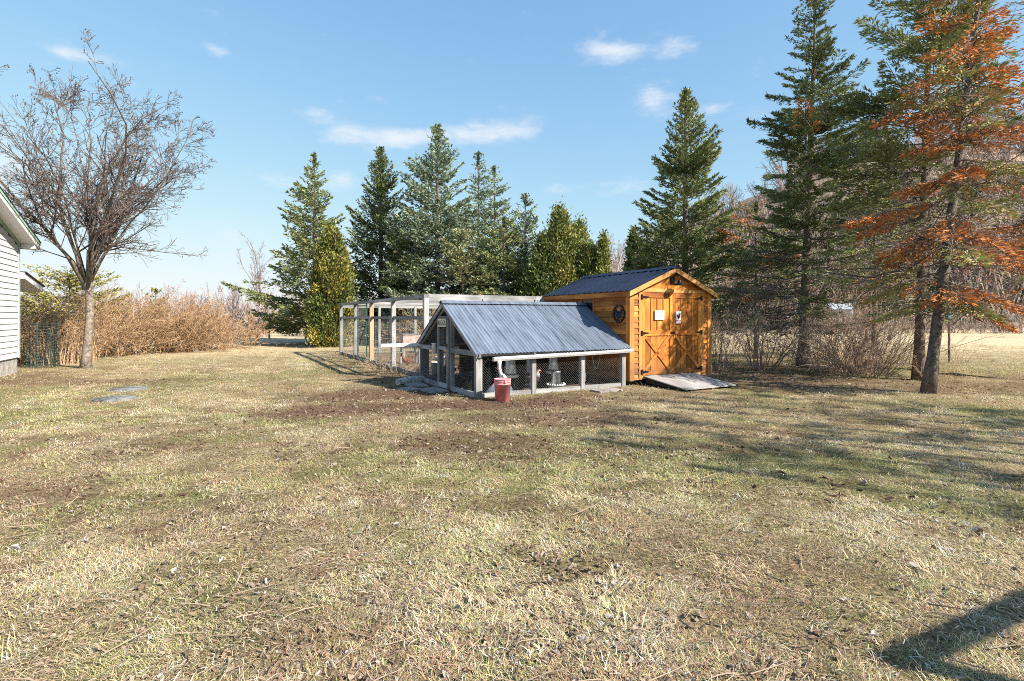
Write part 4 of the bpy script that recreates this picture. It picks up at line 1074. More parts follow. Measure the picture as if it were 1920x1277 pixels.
def arborvitae(label, x, y, H, R, seed, cols, NC=330, NS=13000, taper=.5, group='arborvitae', name='arborvitae'):
    g = np.random.default_rng(seed); NS = int(NS * 1.8); NC = int(NC * .75)
    t = thing(name, label, 'tree', (x, y, float(terrain(x, y)) - .03), 0, group)
    MB().tubes([[(0, 0, 0), (.02, 0, H * .4), (0, 0, H * .85)]], [[.09, .06, .02]], 7, np.array([(.2, .14, .1)])).build('trunk', M_BARK, t, True)
    tt = g.uniform(0.01, 1, NC) ** 1.05
    prof = lambda k: np.minimum(1, (k + .12) / .22) * (1 - k ** 2.8 * 1.0) ** .7 * (1 - taper * k * .45)
    az = g.uniform(0, 2 * np.pi, NC); q = g.uniform(.6, 1.1, NC) * (1 + .3 * (vnoise(az * 1.6, tt * 9, seed) - .5) * 2)
    C = np.stack([np.cos(az) * R * prof(tt) * q, np.sin(az) * R * prof(tt) * q, .12 + tt * (H - .2)], -1)
    b = g.integers(0, NC, NS)
    out = np.stack([np.cos(az), np.sin(az), 0 * az], -1)
    sp = .05 + R * .085
    p = C[b] + g.normal(size=(NS, 3)) * np.array((sp, sp, sp * 1.5)) - out[b] * (g.uniform(0, .3, NS) * R * .5)[:, None]
    d = nrm(out[b] * .55 + np.array((0, 0, .75)) + g.normal(size=(NS, 3)) * .4)
    cc = 1.65 * cvar(NC, cols, g, .35)[b] * g.uniform(.75, 1.25, (NS, 1))
    MB().sprays(p, d, g.uniform(.10, .22, NS), g.uniform(.025, .045, NS), cc, g).build('crown', M_NEEDLE, t)
    # limbs inside
    n = 60; k = g.uniform(.03, .85, n); a = g.uniform(0, 6.28, n); r = R * prof(k) * .8
    P = np.stack([np.stack([0 * k, 0 * k, k * H * .9], -1), np.stack([np.cos(a) * r * .6, np.sin(a) * r * .6, k * H * .9 + r * .5], -1), np.stack([np.cos(a) * r, np.sin(a) * r, k * H * .9 + r * 1.1], -1)], 1)
    P[..., 2] = np.minimum(P[..., 2], H * .97)
    MB().tubes(P, np.tile([.018, .012, .004], (n, 1)), 4, np.array([(.2, .14, .1)])).build('limbs', M_TWIG, t)
    return t

BLUEG = ((.08, .105, .065), (.105, .128, .085), (.062, .085, .05), (.13, .148, .10))
DEEP = ((.038, .055, .022), (.055, .07, .028), (.072, .08, .03))
MID = ((.062, .08, .03), (.085, .098, .038), (.11, .115, .044))
GOLD = ((.15, .145, .032), (.11, .12, .028), (.19, .155, .035), (.075, .09, .025), (.055, .07, .022))
OLIVE = ((.15, .155, .04), (.105, .125, .035), (.19, .165, .045), (.08, .10, .03))

def px_at(px, z): return (px - 960) / 1000 * z
def build_conifers():
    # back row behind the pen
    spruce('broad spruce with long low branches at the open end of the back row', px_at(590, 30), 30, 10.7, 4.1, 11, h0=.6, NB=200, NS=15000, cols=MID, slen=.2, swid=.036, prof=1.1, slope=(-.02, .7), az_bias=(math.pi, .18), hole=.22)
    arborvitae('yellow green arborvitae standing before the spruces at the corner of the pen', px_at(622, 27), 27, 5.9, 1.12, 21, GOLD, 420, 17000, .35)
    spruce('narrow pointed dark green spruce behind the yellow green arborvitae', px_at(714, 32), 32, 11.7, 3.7, 12, h0=.3, NB=260, NS=21000, cols=DEEP, slen=.19, swid=.036, prof=1.0, slope=(.05, 1.3), upturn=.3)
    spruce('tallest blue green spruce of the back row behind the run', px_at(820, 30), 30, 12.3, 4.4, 13, h0=.4, NB=260, NS=23000, cols=BLUEG, slen=.22, swid=.042, prof=.95, slope=(-.1, .9), upturn=.3)
    spruce('thin sparse spruce with see-through crown beside the tallest blue green spruce', px_at(897, 33), 33, 11.7, 2.2, 14, h0=.6, NB=150, NS=7600, cols=BLUEG, slen=.2, swid=.036, prof=.7, slope=(-.2, .6), hole=.15, trunk_r=.1)
    spruce('thin sparse shorter spruce of the see-through pair', px_at(927, 33.5), 33.5, 11.0, 2.2, 15, h0=.6, NB=140, NS=7200, cols=BLUEG, slen=.2, swid=.036, prof=.7, slope=(-.2, .6), hole=.15, trunk_r=.1)
    spruce('short blue green spruce between the thin pair and the olive arborvitae', px_at(985, 30), 30, 8.4, 3.0, 16, h0=.3, NB=170, NS=14000, cols=BLUEG, slen=.2, swid=.038, prof=.95, slope=(0, .8))
    spruce('low dark spruce filling the gap behind the pen', px_at(945, 28.5), 28.5, 6.8, 2.5, 17, h0=.2, NB=120, NS=9000, cols=MID, slen=.19, swid=.036, prof=.6)
    spruce('low greyish spruce under the tallest blue green spruce', px_at(868, 28), 28, 6.0, 2.3, 18, h0=.2, NB=110, NS=8000, cols=((.12, .13, .06), (.09, .105, .05), (.15, .13, .07)), slen=.19, swid=.036, prof=.6)
    spruce('low bushy spruce below the narrow dark spruce', px_at(765, 29), 29, 6.2, 2.5, 19, h0=.2, NB=110, NS=9000, cols=DEEP, slen=.19, swid=.036, prof=.6)
    arborvitae('olive arborvitae with the highest tip of its clump', px_at(1050, 28), 28, 7.0, 1.5, 22, OLIVE, 380, 15000, .5)
    arborvitae('olive arborvitae in the middle of the clump', px_at(1086, 28.4), 28.4, 6.4, 1.35, 23, OLIVE, 300, 11000, .5)
    arborvitae('olive arborvitae at the low end of the clump', px_at(1105, 27.6), 27.6, 5.3, 1.05, 24, OLIVE, 260, 8500, .5)
    arborvitae('small dark arborvitae before the olive clump', px_at(1018, 27.6), 27.6, 5.5, 1.25, 27, ((.09, .105, .03), (.07, .09, .028)), 260, 9000, .5)
    arborvitae('slim pointed arborvitae standing alone above the shed roof', px_at(1131, 27), 27, 5.8, .44, 25, ((.10, .12, .03), (.14, .15, .035)), 170, 5200, .8)
    arborvitae('slim dark arborvitae beside the tall spruce behind the shed', px_at(1188, 27), 27, 5.9, .5, 26, ((.045, .065, .022), (.07, .085, .025), (.11, .12, .03)), 170, 5600, .5)
    arborvitae('slim light edged arborvitae touching the dark slim one', px_at(1201, 26.6), 26.6, 5.2, .45, 28, ((.12, .13, .035), (.08, .10, .03)), 160, 4800, .5)
    # spruces east of the shed
    spruce('tall full spruce rising right behind the shed', px_at(1285, 20.5), 20.5, 10.3, 2.9, 31, h0=.9, NB=240, NS=19000, cols=MID, slen=.165, swid=.03, prof=1.02, slope=(-.15, 1.1), barelow=.12, twigs=700, upturn=.25, az_bias=(0, .12))
    spruce('tall dark spruce with long bare lower limbs beyond the ramp', px_at(1505, 15.9), 15.9, 11.2, 2.8, 32, h0=1.2, NB=220, NS=21000, cols=DEEP, slen=.135, swid=.021, prof=.75, slope=(-.12, .85), barelow=.27, twigs=1700, lean=(.035, 0), dead=.02, hole=.28, trunk_r=.15)
    spruce('green spruce rising behind the rust coloured dying spruce', px_at(1722, 12.7), 12.7, 10.6, 2.2, 33, h0=1.6, NB=190, NS=17000, cols=MID, slen=.125, swid=.02, prof=.45, slope=(-.15, .6), barelow=.42, twigs=700, lean=(.03, 0), az_bias=(math.pi, .25), hole=.2, trunk_r=.11)
    spruce('dying spruce with rust orange needles and a leaning trunk', px_at(1740, 10.5), 10.5, 9.9, 1.95, 34, h0=1.9, NB=120, NS=6800, slen=.13, swid=.019, thin_top=.6, cols=((.10, .12, .035), (.13, .13, .04), (.16, .11, .05)), prof=.55, slope=(-.26, .5), dead=.66, twigs=2400, barelow=.0, lean=(.145, .02), trunk_r=.10, fall=.24, hole=.45, bark=(.13, .105, .09))
    spruce('dying thin spruce with rust needles leaning in at the frame edge', px_at(2010, 12.5), 12.5, 10.0, 1.5, 35, h0=2.4, NB=100, NS=3000, slen=.13, swid=.018, thin_top=.5, cols=((.09, .12, .03), (.07, .09, .03)), prof=.35, slope=(-.2, .5), dead=.75, twigs=700, lean=(-.10, 0), trunk_r=.07, fall=.1, hole=.35)
    spruce('scrubby half dead spruce between the shed and the tall dark spruce', px_at(1418, 19.0), 19.0, 5.6, 1.9, 36, h0=1.2, NB=90, NS=3600, slen=.15, swid=.022, cols=((.07, .085, .03), (.10, .11, .035), (.13, .13, .04)), prof=.5, slope=(-.15, .5), dead=.25, twigs=900, barelow=.3, hole=.3)
    spruce('yellowish scrub spruce between the tall dark spruce and the dying spruce', px_at(1640, 18.5), 18.5, 6.2, 1.6, 37, h0=2.2, NB=80, NS=3600, slen=.15, swid=.022, cols=((.15, .16, .04), (.11, .125, .035)), prof=.5, slope=(-.2, .4), dead=.1, twigs=400, barelow=.2, hole=.3)
    # off to the side of the lawn, a row that throws the long shadows
    k = 0
    row = ((5.6, 12.2, 9.6), (6.2, 13.4, 11.4), (6.7, 12.0, 10.4), (7.3, 13.8, 12.0), (7.8, 12.4, 10.8), (8.4, 13.2, 11.6), (9.0, 12.2, 10.2), (9.6, 13.6, 11.8), (10.3, 12.6, 10.6), (11.1, 13.4, 11.4))
    nth = ['first', 'second', 'third', 'fourth', 'fifth', 'sixth', 'seventh', 'eighth', 'ninth', 'last']
    for k, (c, a, H) in enumerate(row):
        x, y = .48 * c + .877 * a, .877 * c - .48 * a
        spruce(nth[k] + ' thin sparse spruce of the side row counted from the camera', x, y, H, .42 + .1 * (k % 3), 40 + k, h0=2.0, NB=55, NS=800, slen=.15, swid=.03, cols=MID, prof=.3, hole=.35, slope=(-.1, .5), trunk_r=.14, group='spruces of the side row')
    # juniper and little conifer beyond the hedge
    spruce('spreading yellow green juniper behind the hedge near the house', px_at(130, 24), 24, 3.4, 2.1, 51, h0=.6, NB=110, NS=5200, slen=.2, swid=.03, cols=((.13, .125, .035), (.10, .10, .03), (.17, .14, .045)), prof=.25, slope=(.0, .5), name='juniper', group='conifers behind the hedge')
    spruce('small pale conifer poking over the middle of the hedge', px_at(292, 27), 27, 2.9, .7, 52, h0=.4, NB=50, NS=1200, slen=.16, swid=.03, cols=((.15, .13, .06), (.12, .12, .05)), prof=.6, group='conifers behind the hedge')
build_conifers()

def build_nest():
    g = np.random.default_rng(77); x, y, z = px_at(1535, 15.7) + .0, 15.72, 7.3
    n = 900; p = nrm(g.normal(size=(n, 3))) * (g.uniform(.2, 1, (n, 1)) ** .5) * np.array((.42, .42, .38)); d = nrm(np.cross(p, g.normal(size=(n, 3))))
    P = np.stack([p - d * .14, p + nrm(p) * .02, p + d * .14], 1)
    o = MB().tubes(P, np.full((n, 3), .007), 3, cvar(n, ((.12, .09, .06), (.18, .13, .09), (.07, .055, .04)), g)).build('twig_nest', M_TWIG); o.location = (x, y, z)
    tag(o, 'big ball shaped twig nest in the tall dark spruce', 'nest')
build_nest()

def bare_tree(label, x, y, seed, trunk, tr, stemN, tilt, length, up, lv, cols, group='bare trees', name='bare_tree', az=None, barkc=(.30, .25, .21), berries=0, droop=0., wob=.10, minr=.003):
    g = np.random.default_rng(seed)
    t = thing(name, label, 'tree', (x, y, float(terrain(x, y)) - .04), 0, group)
    hs = np.linspace(0, trunk, 8); wobx = .05 * np.sin(hs * 1.7 + seed); rad = tr * (1 - .18 * hs / trunk); rad[0] *= 1.45; rad[1] *= 1.08; rad[-2:] *= 1.12
    P0 = np.stack([wobx - wobx[0], .04 * np.sin(hs * 1.3), hs], -1)
    MB().tubes(P0, rad, 11, np.array([barkc])).build('trunk', M_BARK, t, True)
    top = P0[-1]
    P, Rr = stems(stemN, top - np.array((0, 0, .12)), tr * .6, tilt, length, (tr * .2, tr * .5), up, wob, 9, g, az=az, droop=droop, taper=.18)
    P[:, 0, 2] -= g.uniform(0, trunk * .12, stemN)
    limb = MB(); limb.tubes(P, Rr, 6, cvar(stemN, [tuple(.68 * q for q in barkc)], g, .15)); limb.build('limbs', M_BARK, t, True)
    tw = MB(); A1, R1 = P, Rr
    for (n, ratio, ang, upk, M_) in lv:
        A1, R1 = grow(A1, R1, n, .12, 1, ang, ratio, upk, .14, M_, g, .62, .35)
        tw.tubes(A1, np.maximum(R1, minr), 3 if len(A1) > 400 else 4, cvar(len(A1), cols, g))
    tw.build('twigs', M_TWIG, t)
    if berries:
        k = g.integers(0, len(A1), berries); p = A1[k, -1] + g.normal(size=(berries, 3)) * .03; s = g.uniform(.012, .026, (berries, 1))
        off = np.array([(1, 0, -.5), (-.5, .87, -.5), (-.5, -.87, -.5), (0, 0, 1)])
        V = (p[:, None] + off[None] * s[:, None]).reshape(-1, 3); b = (np.arange(berries) * 4)[:, None]
        T = np.concatenate([b + np.array(f)[None] for f in ((0, 1, 3), (1, 2, 3), (2, 0, 3), (0, 2, 1))])
        MB().add(V, None, T, np.repeat(cvar(berries, ((.09, .045, .04), (.12, .07, .06), (.06, .045, .045)), g), 4, 0)).build('dry_berries', M_TWIG, t)
    return t
TW = ((.125, .095, .082), (.17, .13, .11), (.085, .066, .06))
def build_bare():
    x, y = ground_at(161, 691)
    bare_tree('bare multi-stemmed tree with lichened trunk and dry berries by the house', x, y, 61, 2.75, .115, 18, (.03, .62), (4.0, 6.8), .03,
              ((13, .38, (.4, 1.05), .03, 6), (8, .44, (.35, 1.0), .03, 4), (4, .55, (.3, .9), .0, 3)), TW, 'bare yard trees', barkc=(.215, .18, .145), berries=2600, az=np.linspace(0, 2 * np.pi * 17 / 18, 18) * 5 + np.random.default_rng(4).normal(0, .3, 18), minr=.005, wob=.15)
    far = ((8, .34, (.35, .8), .08, 4), (5, .42, (.3, .8), .05, 3), (3, .5, (.3, .8), .02, 3))
    PUR = ((.24, .18, .18), (.29, .22, .20), (.20, .15, .155))
    for k, (px, z, tk, tr, n, ln, tl, lab) in enumerate((
            (440, 48, 1.2, .18, 12, (2.5, 3.6), (.2, 1.1), 'round headed bare tree far behind the end of the hedge'),
            (488, 40, 2.6, .12, 5, (3.6, 5.2), (.05, .4), 'tall thin bare tree behind the broad spruce'),
            (483, 33, .5, .09, 7, (1.4, 2.4), (.3, 1.0), 'small dark bare tree at the far end of the hedge'),
            (345, 40, 1.2, .1, 8, (1.6, 2.4), (.1, .9), 'low bare tree peeking above the middle of the hedge'),
            (240, 42, 1.4, .1, 8, (1.6, 2.2), (.1, .9), 'low bare tree peeking above the hedge beside the berry tree'),
            (1156, 40, 4.0, .11, 6, (2.6, 4.0), (.05, .5), 'pale bare birch between the slim arborvitae trees'),
            (1185, 46, 3, .1, 8, (2.6, 4.0), (.1, .7), 'bare grey tree behind the slim arborvitae trees'))):
        bare_tree(lab, px_at(px, z), z, 70 + k, tk, tr, n, tl, ln, .05, far, PUR if k != 5 else ((.40, .34, .33), (.33, .28, .27)), 'bare trees beyond the yard', barkc=(.28, .23, .22) if k != 5 else (.48, .43, .42), minr=.007)
build_bare()

def shrub(label, x, y, seed, n, H, spread, tilt, cols, group, lv=((5, .45, (.3, .8), .03, 4), (4, .5, (.3, .9), .0, 3)), r=(.006, .013), droop=.22, up=.06, minr=.003, name='bare_shrub', cat='shrub', wob=.09):
    g = np.random.default_rng(seed)
    t = thing(name, label, cat, (x, y, float(terrain(x, y)) - .03), 0, group)
    P, Rr = stems(n, (0, 0, 0), spread, tilt, (H * .75, H * 1.2), r, up, wob, 7, g, droop=droop)
    MB().tubes(P, Rr, 4, cvar(n, cols, g)).build('canes', M_TWIG, t)
    tw = MB(); A1, R1 = P, Rr
    for (k, ratio, ang, upk, M_) in lv:
        A1, R1 = grow(A1, R1, k, .2, 1, ang, ratio, upk, .16, M_, g, .7, .4)
        tw.tubes(A1, np.maximum(R1, minr), 3, cvar(len(A1), cols, g))
    tw.build('twigs', M_TWIG, t); return t
TAN = ((.34, .195, .10), (.40, .25, .135), (.20, .115, .065), (.47, .33, .20))
REDB = ((.33, .22, .155), (.42, .30, .22), (.23, .15, .11), (.50, .38, .28))
def build_shrubs():
    # the long hedge: shrub after shrub
    labs = ['tan bare hedge shrub touching the house corner', 'tan bare hedge shrub behind the wire cage', 'tan bare hedge shrub just before the berry tree trunk', 'tan bare hedge shrub just past the berry tree trunk',
            'tan bare hedge shrub behind the pale bag', 'tan bare hedge shrub second past the pale bag', 'tan bare hedge shrub beside the dark bag', 'tan bare hedge shrub just past the dark bag', 'tan bare hedge shrub three from the open end',
            'tan bare hedge shrub two from the open end', 'low bare hedge shrub next to the open end', 'thin bare shrub closing the open end of the hedge']
    pts = [(50, 17.4, 2.6), (92, 18.0, 2.7), (132, 18.6, 2.7), (178, 20, 2.7), (218, 21, 2.75), (252, 21.6, 2.8), (290, 22.3, 2.8), (322, 23, 2.8), (352, 23.6, 2.7), (384, 24.3, 2.6), (412, 25, 2.5), (440, 25.8, 2.2)]
    for k, ((px, z, H), lab) in enumerate(zip(pts, labs)):
        shrub(lab, px_at(px, z), z, 100 + k, 34 if k < 10 else 24, H * (.81 + .10 * math.sin(k * 2.3)), .85, (.05, 1.0), TAN, 'hedge shrubs', lv=((8, .42, (.5, 1.3), .05, 4), (5, .5, (.5, 1.5), .02, 3), (1, .6, (.5, 1.4), 0, 2)), r=(.010, .022), droop=.28, minr=.0048, wob=.2)
    # dry stalks at the hedge foot by the cage
    shrub('clump of dry upright stalks at the foot of the berry tree', px_at(118, 17.3), 17.3, 130, 240, 1.15, .85, (.0, .25), ((.52, .36, .22), (.6, .44, .28), (.42, .28, .17)), 'dry stalk clumps', lv=((2, .3, (.2, .5), .05, 3),), r=(.004, .008), droop=.08, name='dry_stalks', cat='dry plant')
    # bare bushes under the spruces
    for k, (px, z, n, H, sp, tl, lab) in enumerate((
            (1345, 14.6, 30, 1.7, .35, (.02, .45), 'slim bare bush against the far corner of the shed'),
            (1425, 15.0, 30, 1.7, .3, (.05, .9), 'open bare bush with dark stems between shed and spruce'),
            (1470, 16.6, 22, 1.3, .4, (.1, .9), 'low bare bush at the foot of the tall dark spruce'),
            (1560, 14.2, 62, 1.65, .5, (.1, 1.1), 'dense bare bush beside the trunk of the tall dark spruce'),
            (1625, 13.6, 72, 1.65, .55, (.1, 1.15), 'widest dense bare bush between the two big trunks'),
            (1580, 17.2, 40, 2.3, .6, (.05, .9), 'tall pale bare bush behind the dense ones'),
            (1668, 15.2, 36, 1.9, .5, (.1, 1.0), 'pale bare bush behind the leaning dying spruce'),
            (1385, 18.0, 16, 1.8, .5, (.1, .8), 'brown bare bush behind the shed corner'))):
        shrub(lab, px_at(px, z), z, 140 + k, n, H, sp, tl, REDB, 'bare bushes under the spruces', r=(.006, .012) if k != 1 else (.008, .02), minr=.0028)
    shrub('thin dry weeds at the foot of the leaning dying spruce', px_at(1775, 10.9), 10.9, 160, 26, .75, .3, (.05, .7), ((.5, .33, .2), (.42, .24, .14)), 'dry weeds', lv=((3, .35, (.3, .8), .05, 3),), r=(.002, .004), name='dry_weed_plant', cat='weeds', minr=.0015)
    shrub('dry weed stems beside the steel post', px_at(1800, 15.5), 15.5, 161, 12, 1.0, .2, (.05, .6), ((.45, .28, .17), (.5, .33, .2)), 'dry weeds', lv=((4, .4, (.3, .8), .05, 3),), r=(.003, .005), name='dry_weed_plant', cat='weeds', minr=.002)
    # dry weeds along the foot of the pen
    for k, (v, n) in enumerate(((.5, 30), (1.7, 26), (2.9, 30), (4.2, 22), (8.3, 24))):
        x, y, _ = loc(PU - .22, PV + v)
        shrub(['dry weeds at the pen foot nearest the run', 'dry weeds at the pen foot before the first gap', 'dry weeds at the pen foot below the second post', 'dry weeds at the pen foot before the pale post', 'dry weeds at the pen foot past the green gate'][k], x, y, 180 + k, n, .42, .42, (.1, 1.2), ((.42, .30, .19), (.5, .38, .25), (.3, .2, .13)), 'weeds along the pen', lv=((4, .5, (.3, 1.0), .02, 3),), r=(.003, .006), name='dry_weed_plant', cat='weeds', minr=.002)
    # brush under the back row
    for k, (px, z) in enumerate(((800, 27), (850, 26.3), (905, 26), (960, 25.8), (1010, 25.5))):
        shrub(['brown brush below the blue green spruce', 'brown brush beside the low greyish spruce', 'brown brush below the thin spruce pair', 'brown brush before the low dark spruce', 'brown brush beside the shed roof'][k], px_at(px, z), z, 170 + k, 60, 2.1, .9, (.1, 1.1), ((.35, .24, .14), (.27, .18, .11), (.42, .3, .18)), 'brush behind the pen', minr=.006)
build_shrubs()

# far brush lines and wooded hillside, masses nobody could count
def mass(name, label, pts, seed, cols, stemsN, H, lv, minr, wide=.5, conif=0):
    g = np.random.default_rng(seed); m = MB()
    protos = []
    for k in range(6):
        P, Rr = stems(stemsN, (0, 0, 0), wide * .3, (.02, .75), (.75, 1.1), (.012, .02), .07, .12, 5, g, droop=.0)
        A1, R1 = P, Rr; L = [(P, Rr)]
        for (n, ratio, ang, upk, M_) in lv:
            A1, R1 = grow(A1, R1, n, .25, 1, ang, ratio, upk, .15, M_, g, .7, .4); L.append((A1, R1))
        protos.append(L)
    for (x, y, z, s) in pts:
        L = protos[g.integers(0, 6)]; a = g.uniform(0, 6.28); c_, s_ = math.cos(a), math.sin(a); Rm = np.array(((c_, -s_, 0), (s_, c_, 0), (0, 0, 1)))
        tone = g.uniform(.75, 1.2)
        for (P, Rr) in L:
            m.tubes(P @ Rm.T * np.array((s, s, s * g.uniform(.9, 1.15))) + np.array((x, y, z)), np.maximum(Rr * s, minr), 3, cvar(len(P), cols, g) * tone)
    o = m.build(name, M_TWIG); return tag(o, label, 'woods', kind='stuff')
def build_far():
    g = np.random.default_rng(90)
    pts = []
    for _ in range(260):
        y = g.uniform(64, 150); x = y * g.uniform(.16, 1.12)
        pts.append((x, y, float(hillz(x, y)) - .3, g.uniform(6.5, 11)))
    mass('hillside_woods', 'grey purple leafless woods covering the far hillside', pts, 91, ((.24, .185, .165), (.31, .24, .205), (.18, .14, .13), (.38, .30, .25)), 7, 8, ((5, .42, (.3, .8), .06, 2), (3, .55, (.3, .8), .04, 2)), .03)
    m = MB(); NS = 0
    for _ in range(60):
        y = g.uniform(68, 105); x = y * g.uniform(.42, 1.05); H = g.uniform(6, 11); z0 = float(hillz(x, y)) - .3; n = 420
        k = g.uniform(0.08, 1, n); a = g.uniform(0, 6.28, n); r = H * .2 * (1 - k) * g.uniform(.3, 1.1, n)
        p = np.stack([x + r * np.cos(a), y + r * np.sin(a), z0 + k * H], -1); d = nrm(np.stack([np.cos(a), np.sin(a), g.uniform(-.3, .5, n)], -1))
        m.sprays(p, d, g.uniform(.5, .9, n), .13, cvar(n, ((.05, .075, .03), (.075, .095, .04)), g), g)
    tag(m.build('hillside_conifers', M_NEEDLE), 'dark conifers scattered through the hillside woods', 'woods', kind='stuff')
    pts = []
    for _ in range(130):
        x = g.uniform(4, 64); y = 50 + g.uniform(-2, 6) + .05 * x; pts.append((x, y, -.1, g.uniform(1.0, 2.4)))
    mass('field_edge_brush', 'leafless brush along the far edge of the straw field', pts, 92, ((.30, .235, .195), (.37, .29, .24), (.24, .19, .16)), 7, 3, ((4, .45, (.3, .9), .05, 2), (3, .55, (.3, .9), .04, 2)), .016)
    pts = []
    for _ in range(110):
        x = g.uniform(-46, -8); y = 44 + g.uniform(-3, 6); pts.append((x, y, -.1, g.uniform(1.6, 3.4)))
    for _ in range(90):
        x = g.uniform(-110, 5); y = 95 + g.uniform(-8, 10); pts.append((x, y, -.1, g.uniform(4, 6.5)))
    mass('distant_brush', 'pale pinkish leafless brush along the far field behind the hedge', pts, 93, ((.36, .27, .22), (.42, .32, .26), (.30, .22, .2)), 7, 3, ((4, .45, (.3, .9), .05, 2), (3, .55, (.3, .9), .04, 2)), .016)
build_far()

# ------------------------------------------------------------------ small yard things
def build_yard():
    for k, (px, py, r, lab) in enumerate(((240, 731, .36, 'farther of two flat grey blue round septic lids in the grass'), (215, 750, .33, 'closer of two flat grey blue round septic lids in the grass'))):
        x, y = ground_at(px, py); t = thing('septic_lid', lab, 'lid', (x, y, float(terrain(x, y)) - .022), .3 * k, 'septic lids')
        MB().lathe([(.0, .065), (r * .3, .067), (r * .85, .06), (r, .05), (r * 1.02, .0), (r * 1.02, -.03)], 32).build('cover', M_SLATE, t)
        for q in range(6):
            a = q * math.pi / 3; MB().beam((r * .25 * math.cos(a), r * .25 * math.sin(a), .068), (r * .85 * math.cos(a), r * .85 * math.sin(a), .064), .03, .012).build('rib', M_SLATE, t)
    # wire cage with green stakes
    x, y = ground_at(82, 690)
    t = thing('wire_cage', 'rolled wire plant cage with green steel stakes at the hedge foot', 'plant cage', (x, y, float(terrain(x, y))), 0)
    g = np.random.default_rng(12)
    for (sx, sy, h, lx) in ((-.12, -.1, 1.25, .02), (.28, -.05, 1.15, -.05), (.05, .3, 1.3, .04), (-.34, .15, 1.05, 0)):
        MB().tubes([[(sx, sy, -.02), (sx + lx, sy, h)]], [[.017, .015]], 5).build('stake', M_GREENS, t)
    m = MB(); th = np.linspace(0, 2 * np.pi, 25); gw = []
    for z in np.arange(.05, 1.35, .085):
        m.tubes(np.stack([.36 * np.cos(th) + .04 * np.sin(3 * th + z), .3 * np.sin(th), z + .03 * np.sin(2 * th)], -1), np.full(25, .0055), 3)
    S = np.array([((.36 * math.cos(a), .3 * math.sin(a), .02), (.36 * math.cos(a) + .03, .3 * math.sin(a), 1.36)) for a in np.linspace(0, 2 * np.pi, 26)])
    m.tubes(S, np.full((26, 2), .0055), 3); m.build('wire_roll', plain('dull_wire', (.11, .13, .12), .6, .4, .3, 20), t)
    x2, y2 = ground_at(50, 688)
    t2 = thing('wire_fence_panel', 'low dark wire fence panel between the house and the plant cage', 'fence', (x2, y2, float(terrain(x2, y2))), .35)
    for xx in (-.45, .0, .45): MB().tubes([[(xx, 0, -.02), (xx, .02, .95)]], [[.014, .014]], 5).build('stake', M_GREENS, t2)
    S = [((-.45, .0, z), (.45, .0, z)) for z in np.arange(.06, .95, .09)] + [((u, 0, .02), (u, 0, .93)) for u in np.arange(-.45, .46, .075)]
    MB().tubes(np.array(S), np.full((len(S), 2), .0028), 3).build('wire_panel', M_BLACK, t2)
    # garden tool leaning on the house
    x, y = ground_at(14, 697)
    t = thing('garden_shovel', 'long handled garden shovel leaning on the house wall', 'shovel', (x + .25, y - .35, float(terrain(x, y))), A)
    MB().tubes([[(.0, .0, .25), (-.02, .1, .85), (-.10, .22, 1.35)]], [[.016, .016, .014]], 7).build('handle', wood('tool_handle', 'z', (.3, .2, .13), (.16, .1, .06)), t)
    MB().add([(-.09, 0, .3), (.09, 0, .3), (.1, -.03, .15), (0, -.05, .0), (-.1, -.03, .15), (0, -.03, .3)], None, [(0, 5, 4), (5, 1, 2), (4, 5, 3), (5, 2, 3)]).build('blade', M_BLACK, t)
    # bags and stones along the hedge foot
    x, y = ground_at(228, 658); lump('feed_bag', 'pale grey blue bag lying at the hedge foot', 'bag', plain('pale_bag', (.5, .53, .58), .5, 0, .25, 9, .4), x, y, 0, .42, .3, .42, 21)
    x, y = ground_at(306, 657); lump('dark_bag', 'small dark blue bag lying at the hedge foot', 'bag', plain('dark_bag', (.05, .06, .09), .5, 0, .3, 9, .4), x, y, 0, .3, .25, .36, 22)
    for k, (px, py, s, lab) in enumerate(((268, 658, .26, 'grey stone between the two bags at the hedge foot'), (358, 657, .34, 'pale stone past the dark bag at the hedge foot'), (395, 655, .28, 'pale stone at the open end of the hedge'))):
        x, y = ground_at(px, py); o = lump('field_stone', lab, 'stone', M_STONE, x, y, -.03, s, s * .7, s * .6, 30 + k); o['group'] = 'stones at the hedge foot'
    # steel fence post on the right
    x, y = 12.95, 15.8
    t = thing('steel_fence_post', 'thin rusty steel post with a teal cap beyond the dying spruce', 'post', (x, y, float(terrain(x, y))), 0)
    m = MB(); m.box(-.028, .028, -.006, .006, -.05, 1.52); m.box(-.006, .006, .0062, .04, -.05, 1.52); m.build('shaft', plain('rusty_steel', (.07, .05, .045), .7, .5, .4, 20), t)
    MB().box(-.035, .035, -.02, .05, 1.3, 1.5).build('cap', plain('teal_cap', (.06, .25, .22), .6), t)
    for k, (x, y) in enumerate(((px_at(505, 38), 38), (px_at(573, 37), 37))):
        o = MB().tubes([[(0, 0, 0), (.02, 0, 1.7)]], [[.07, .06]], 7, np.array([(.2, .16, .14)])).build('wooden_post', M_BARK); o.location = (x, y, float(terrain(x, y)) - .02)
        tag(o, ['old wooden fence post out in the field past the hedge', 'old wooden fence post beside the corner arborvitae'][k], 'post', 'field posts')
    # far white farmhouse glimpsed through the limbs, shrunk to the white spot's image size
    h = thing('far_house_shrunk', 'distant white house scaled down to its image size, glimpsed through the limbs by the field edge', 'shed', (px_at(1572, 57), 57, .9), -.2); h.scale = (.32, .4, .5)
    MB().box(-3.2, 3.2, -2.5, 2.5, 0, 2.9).build('wall', M_SIDING, h); MB().prism([(-2.8, 2.9), (2.8, 2.9), (0, 4.4)], 'x', -3.4, 3.4).build('roof', plain('pale_tin_roof', (.5, .56, .62), .5, .3, .1), h)
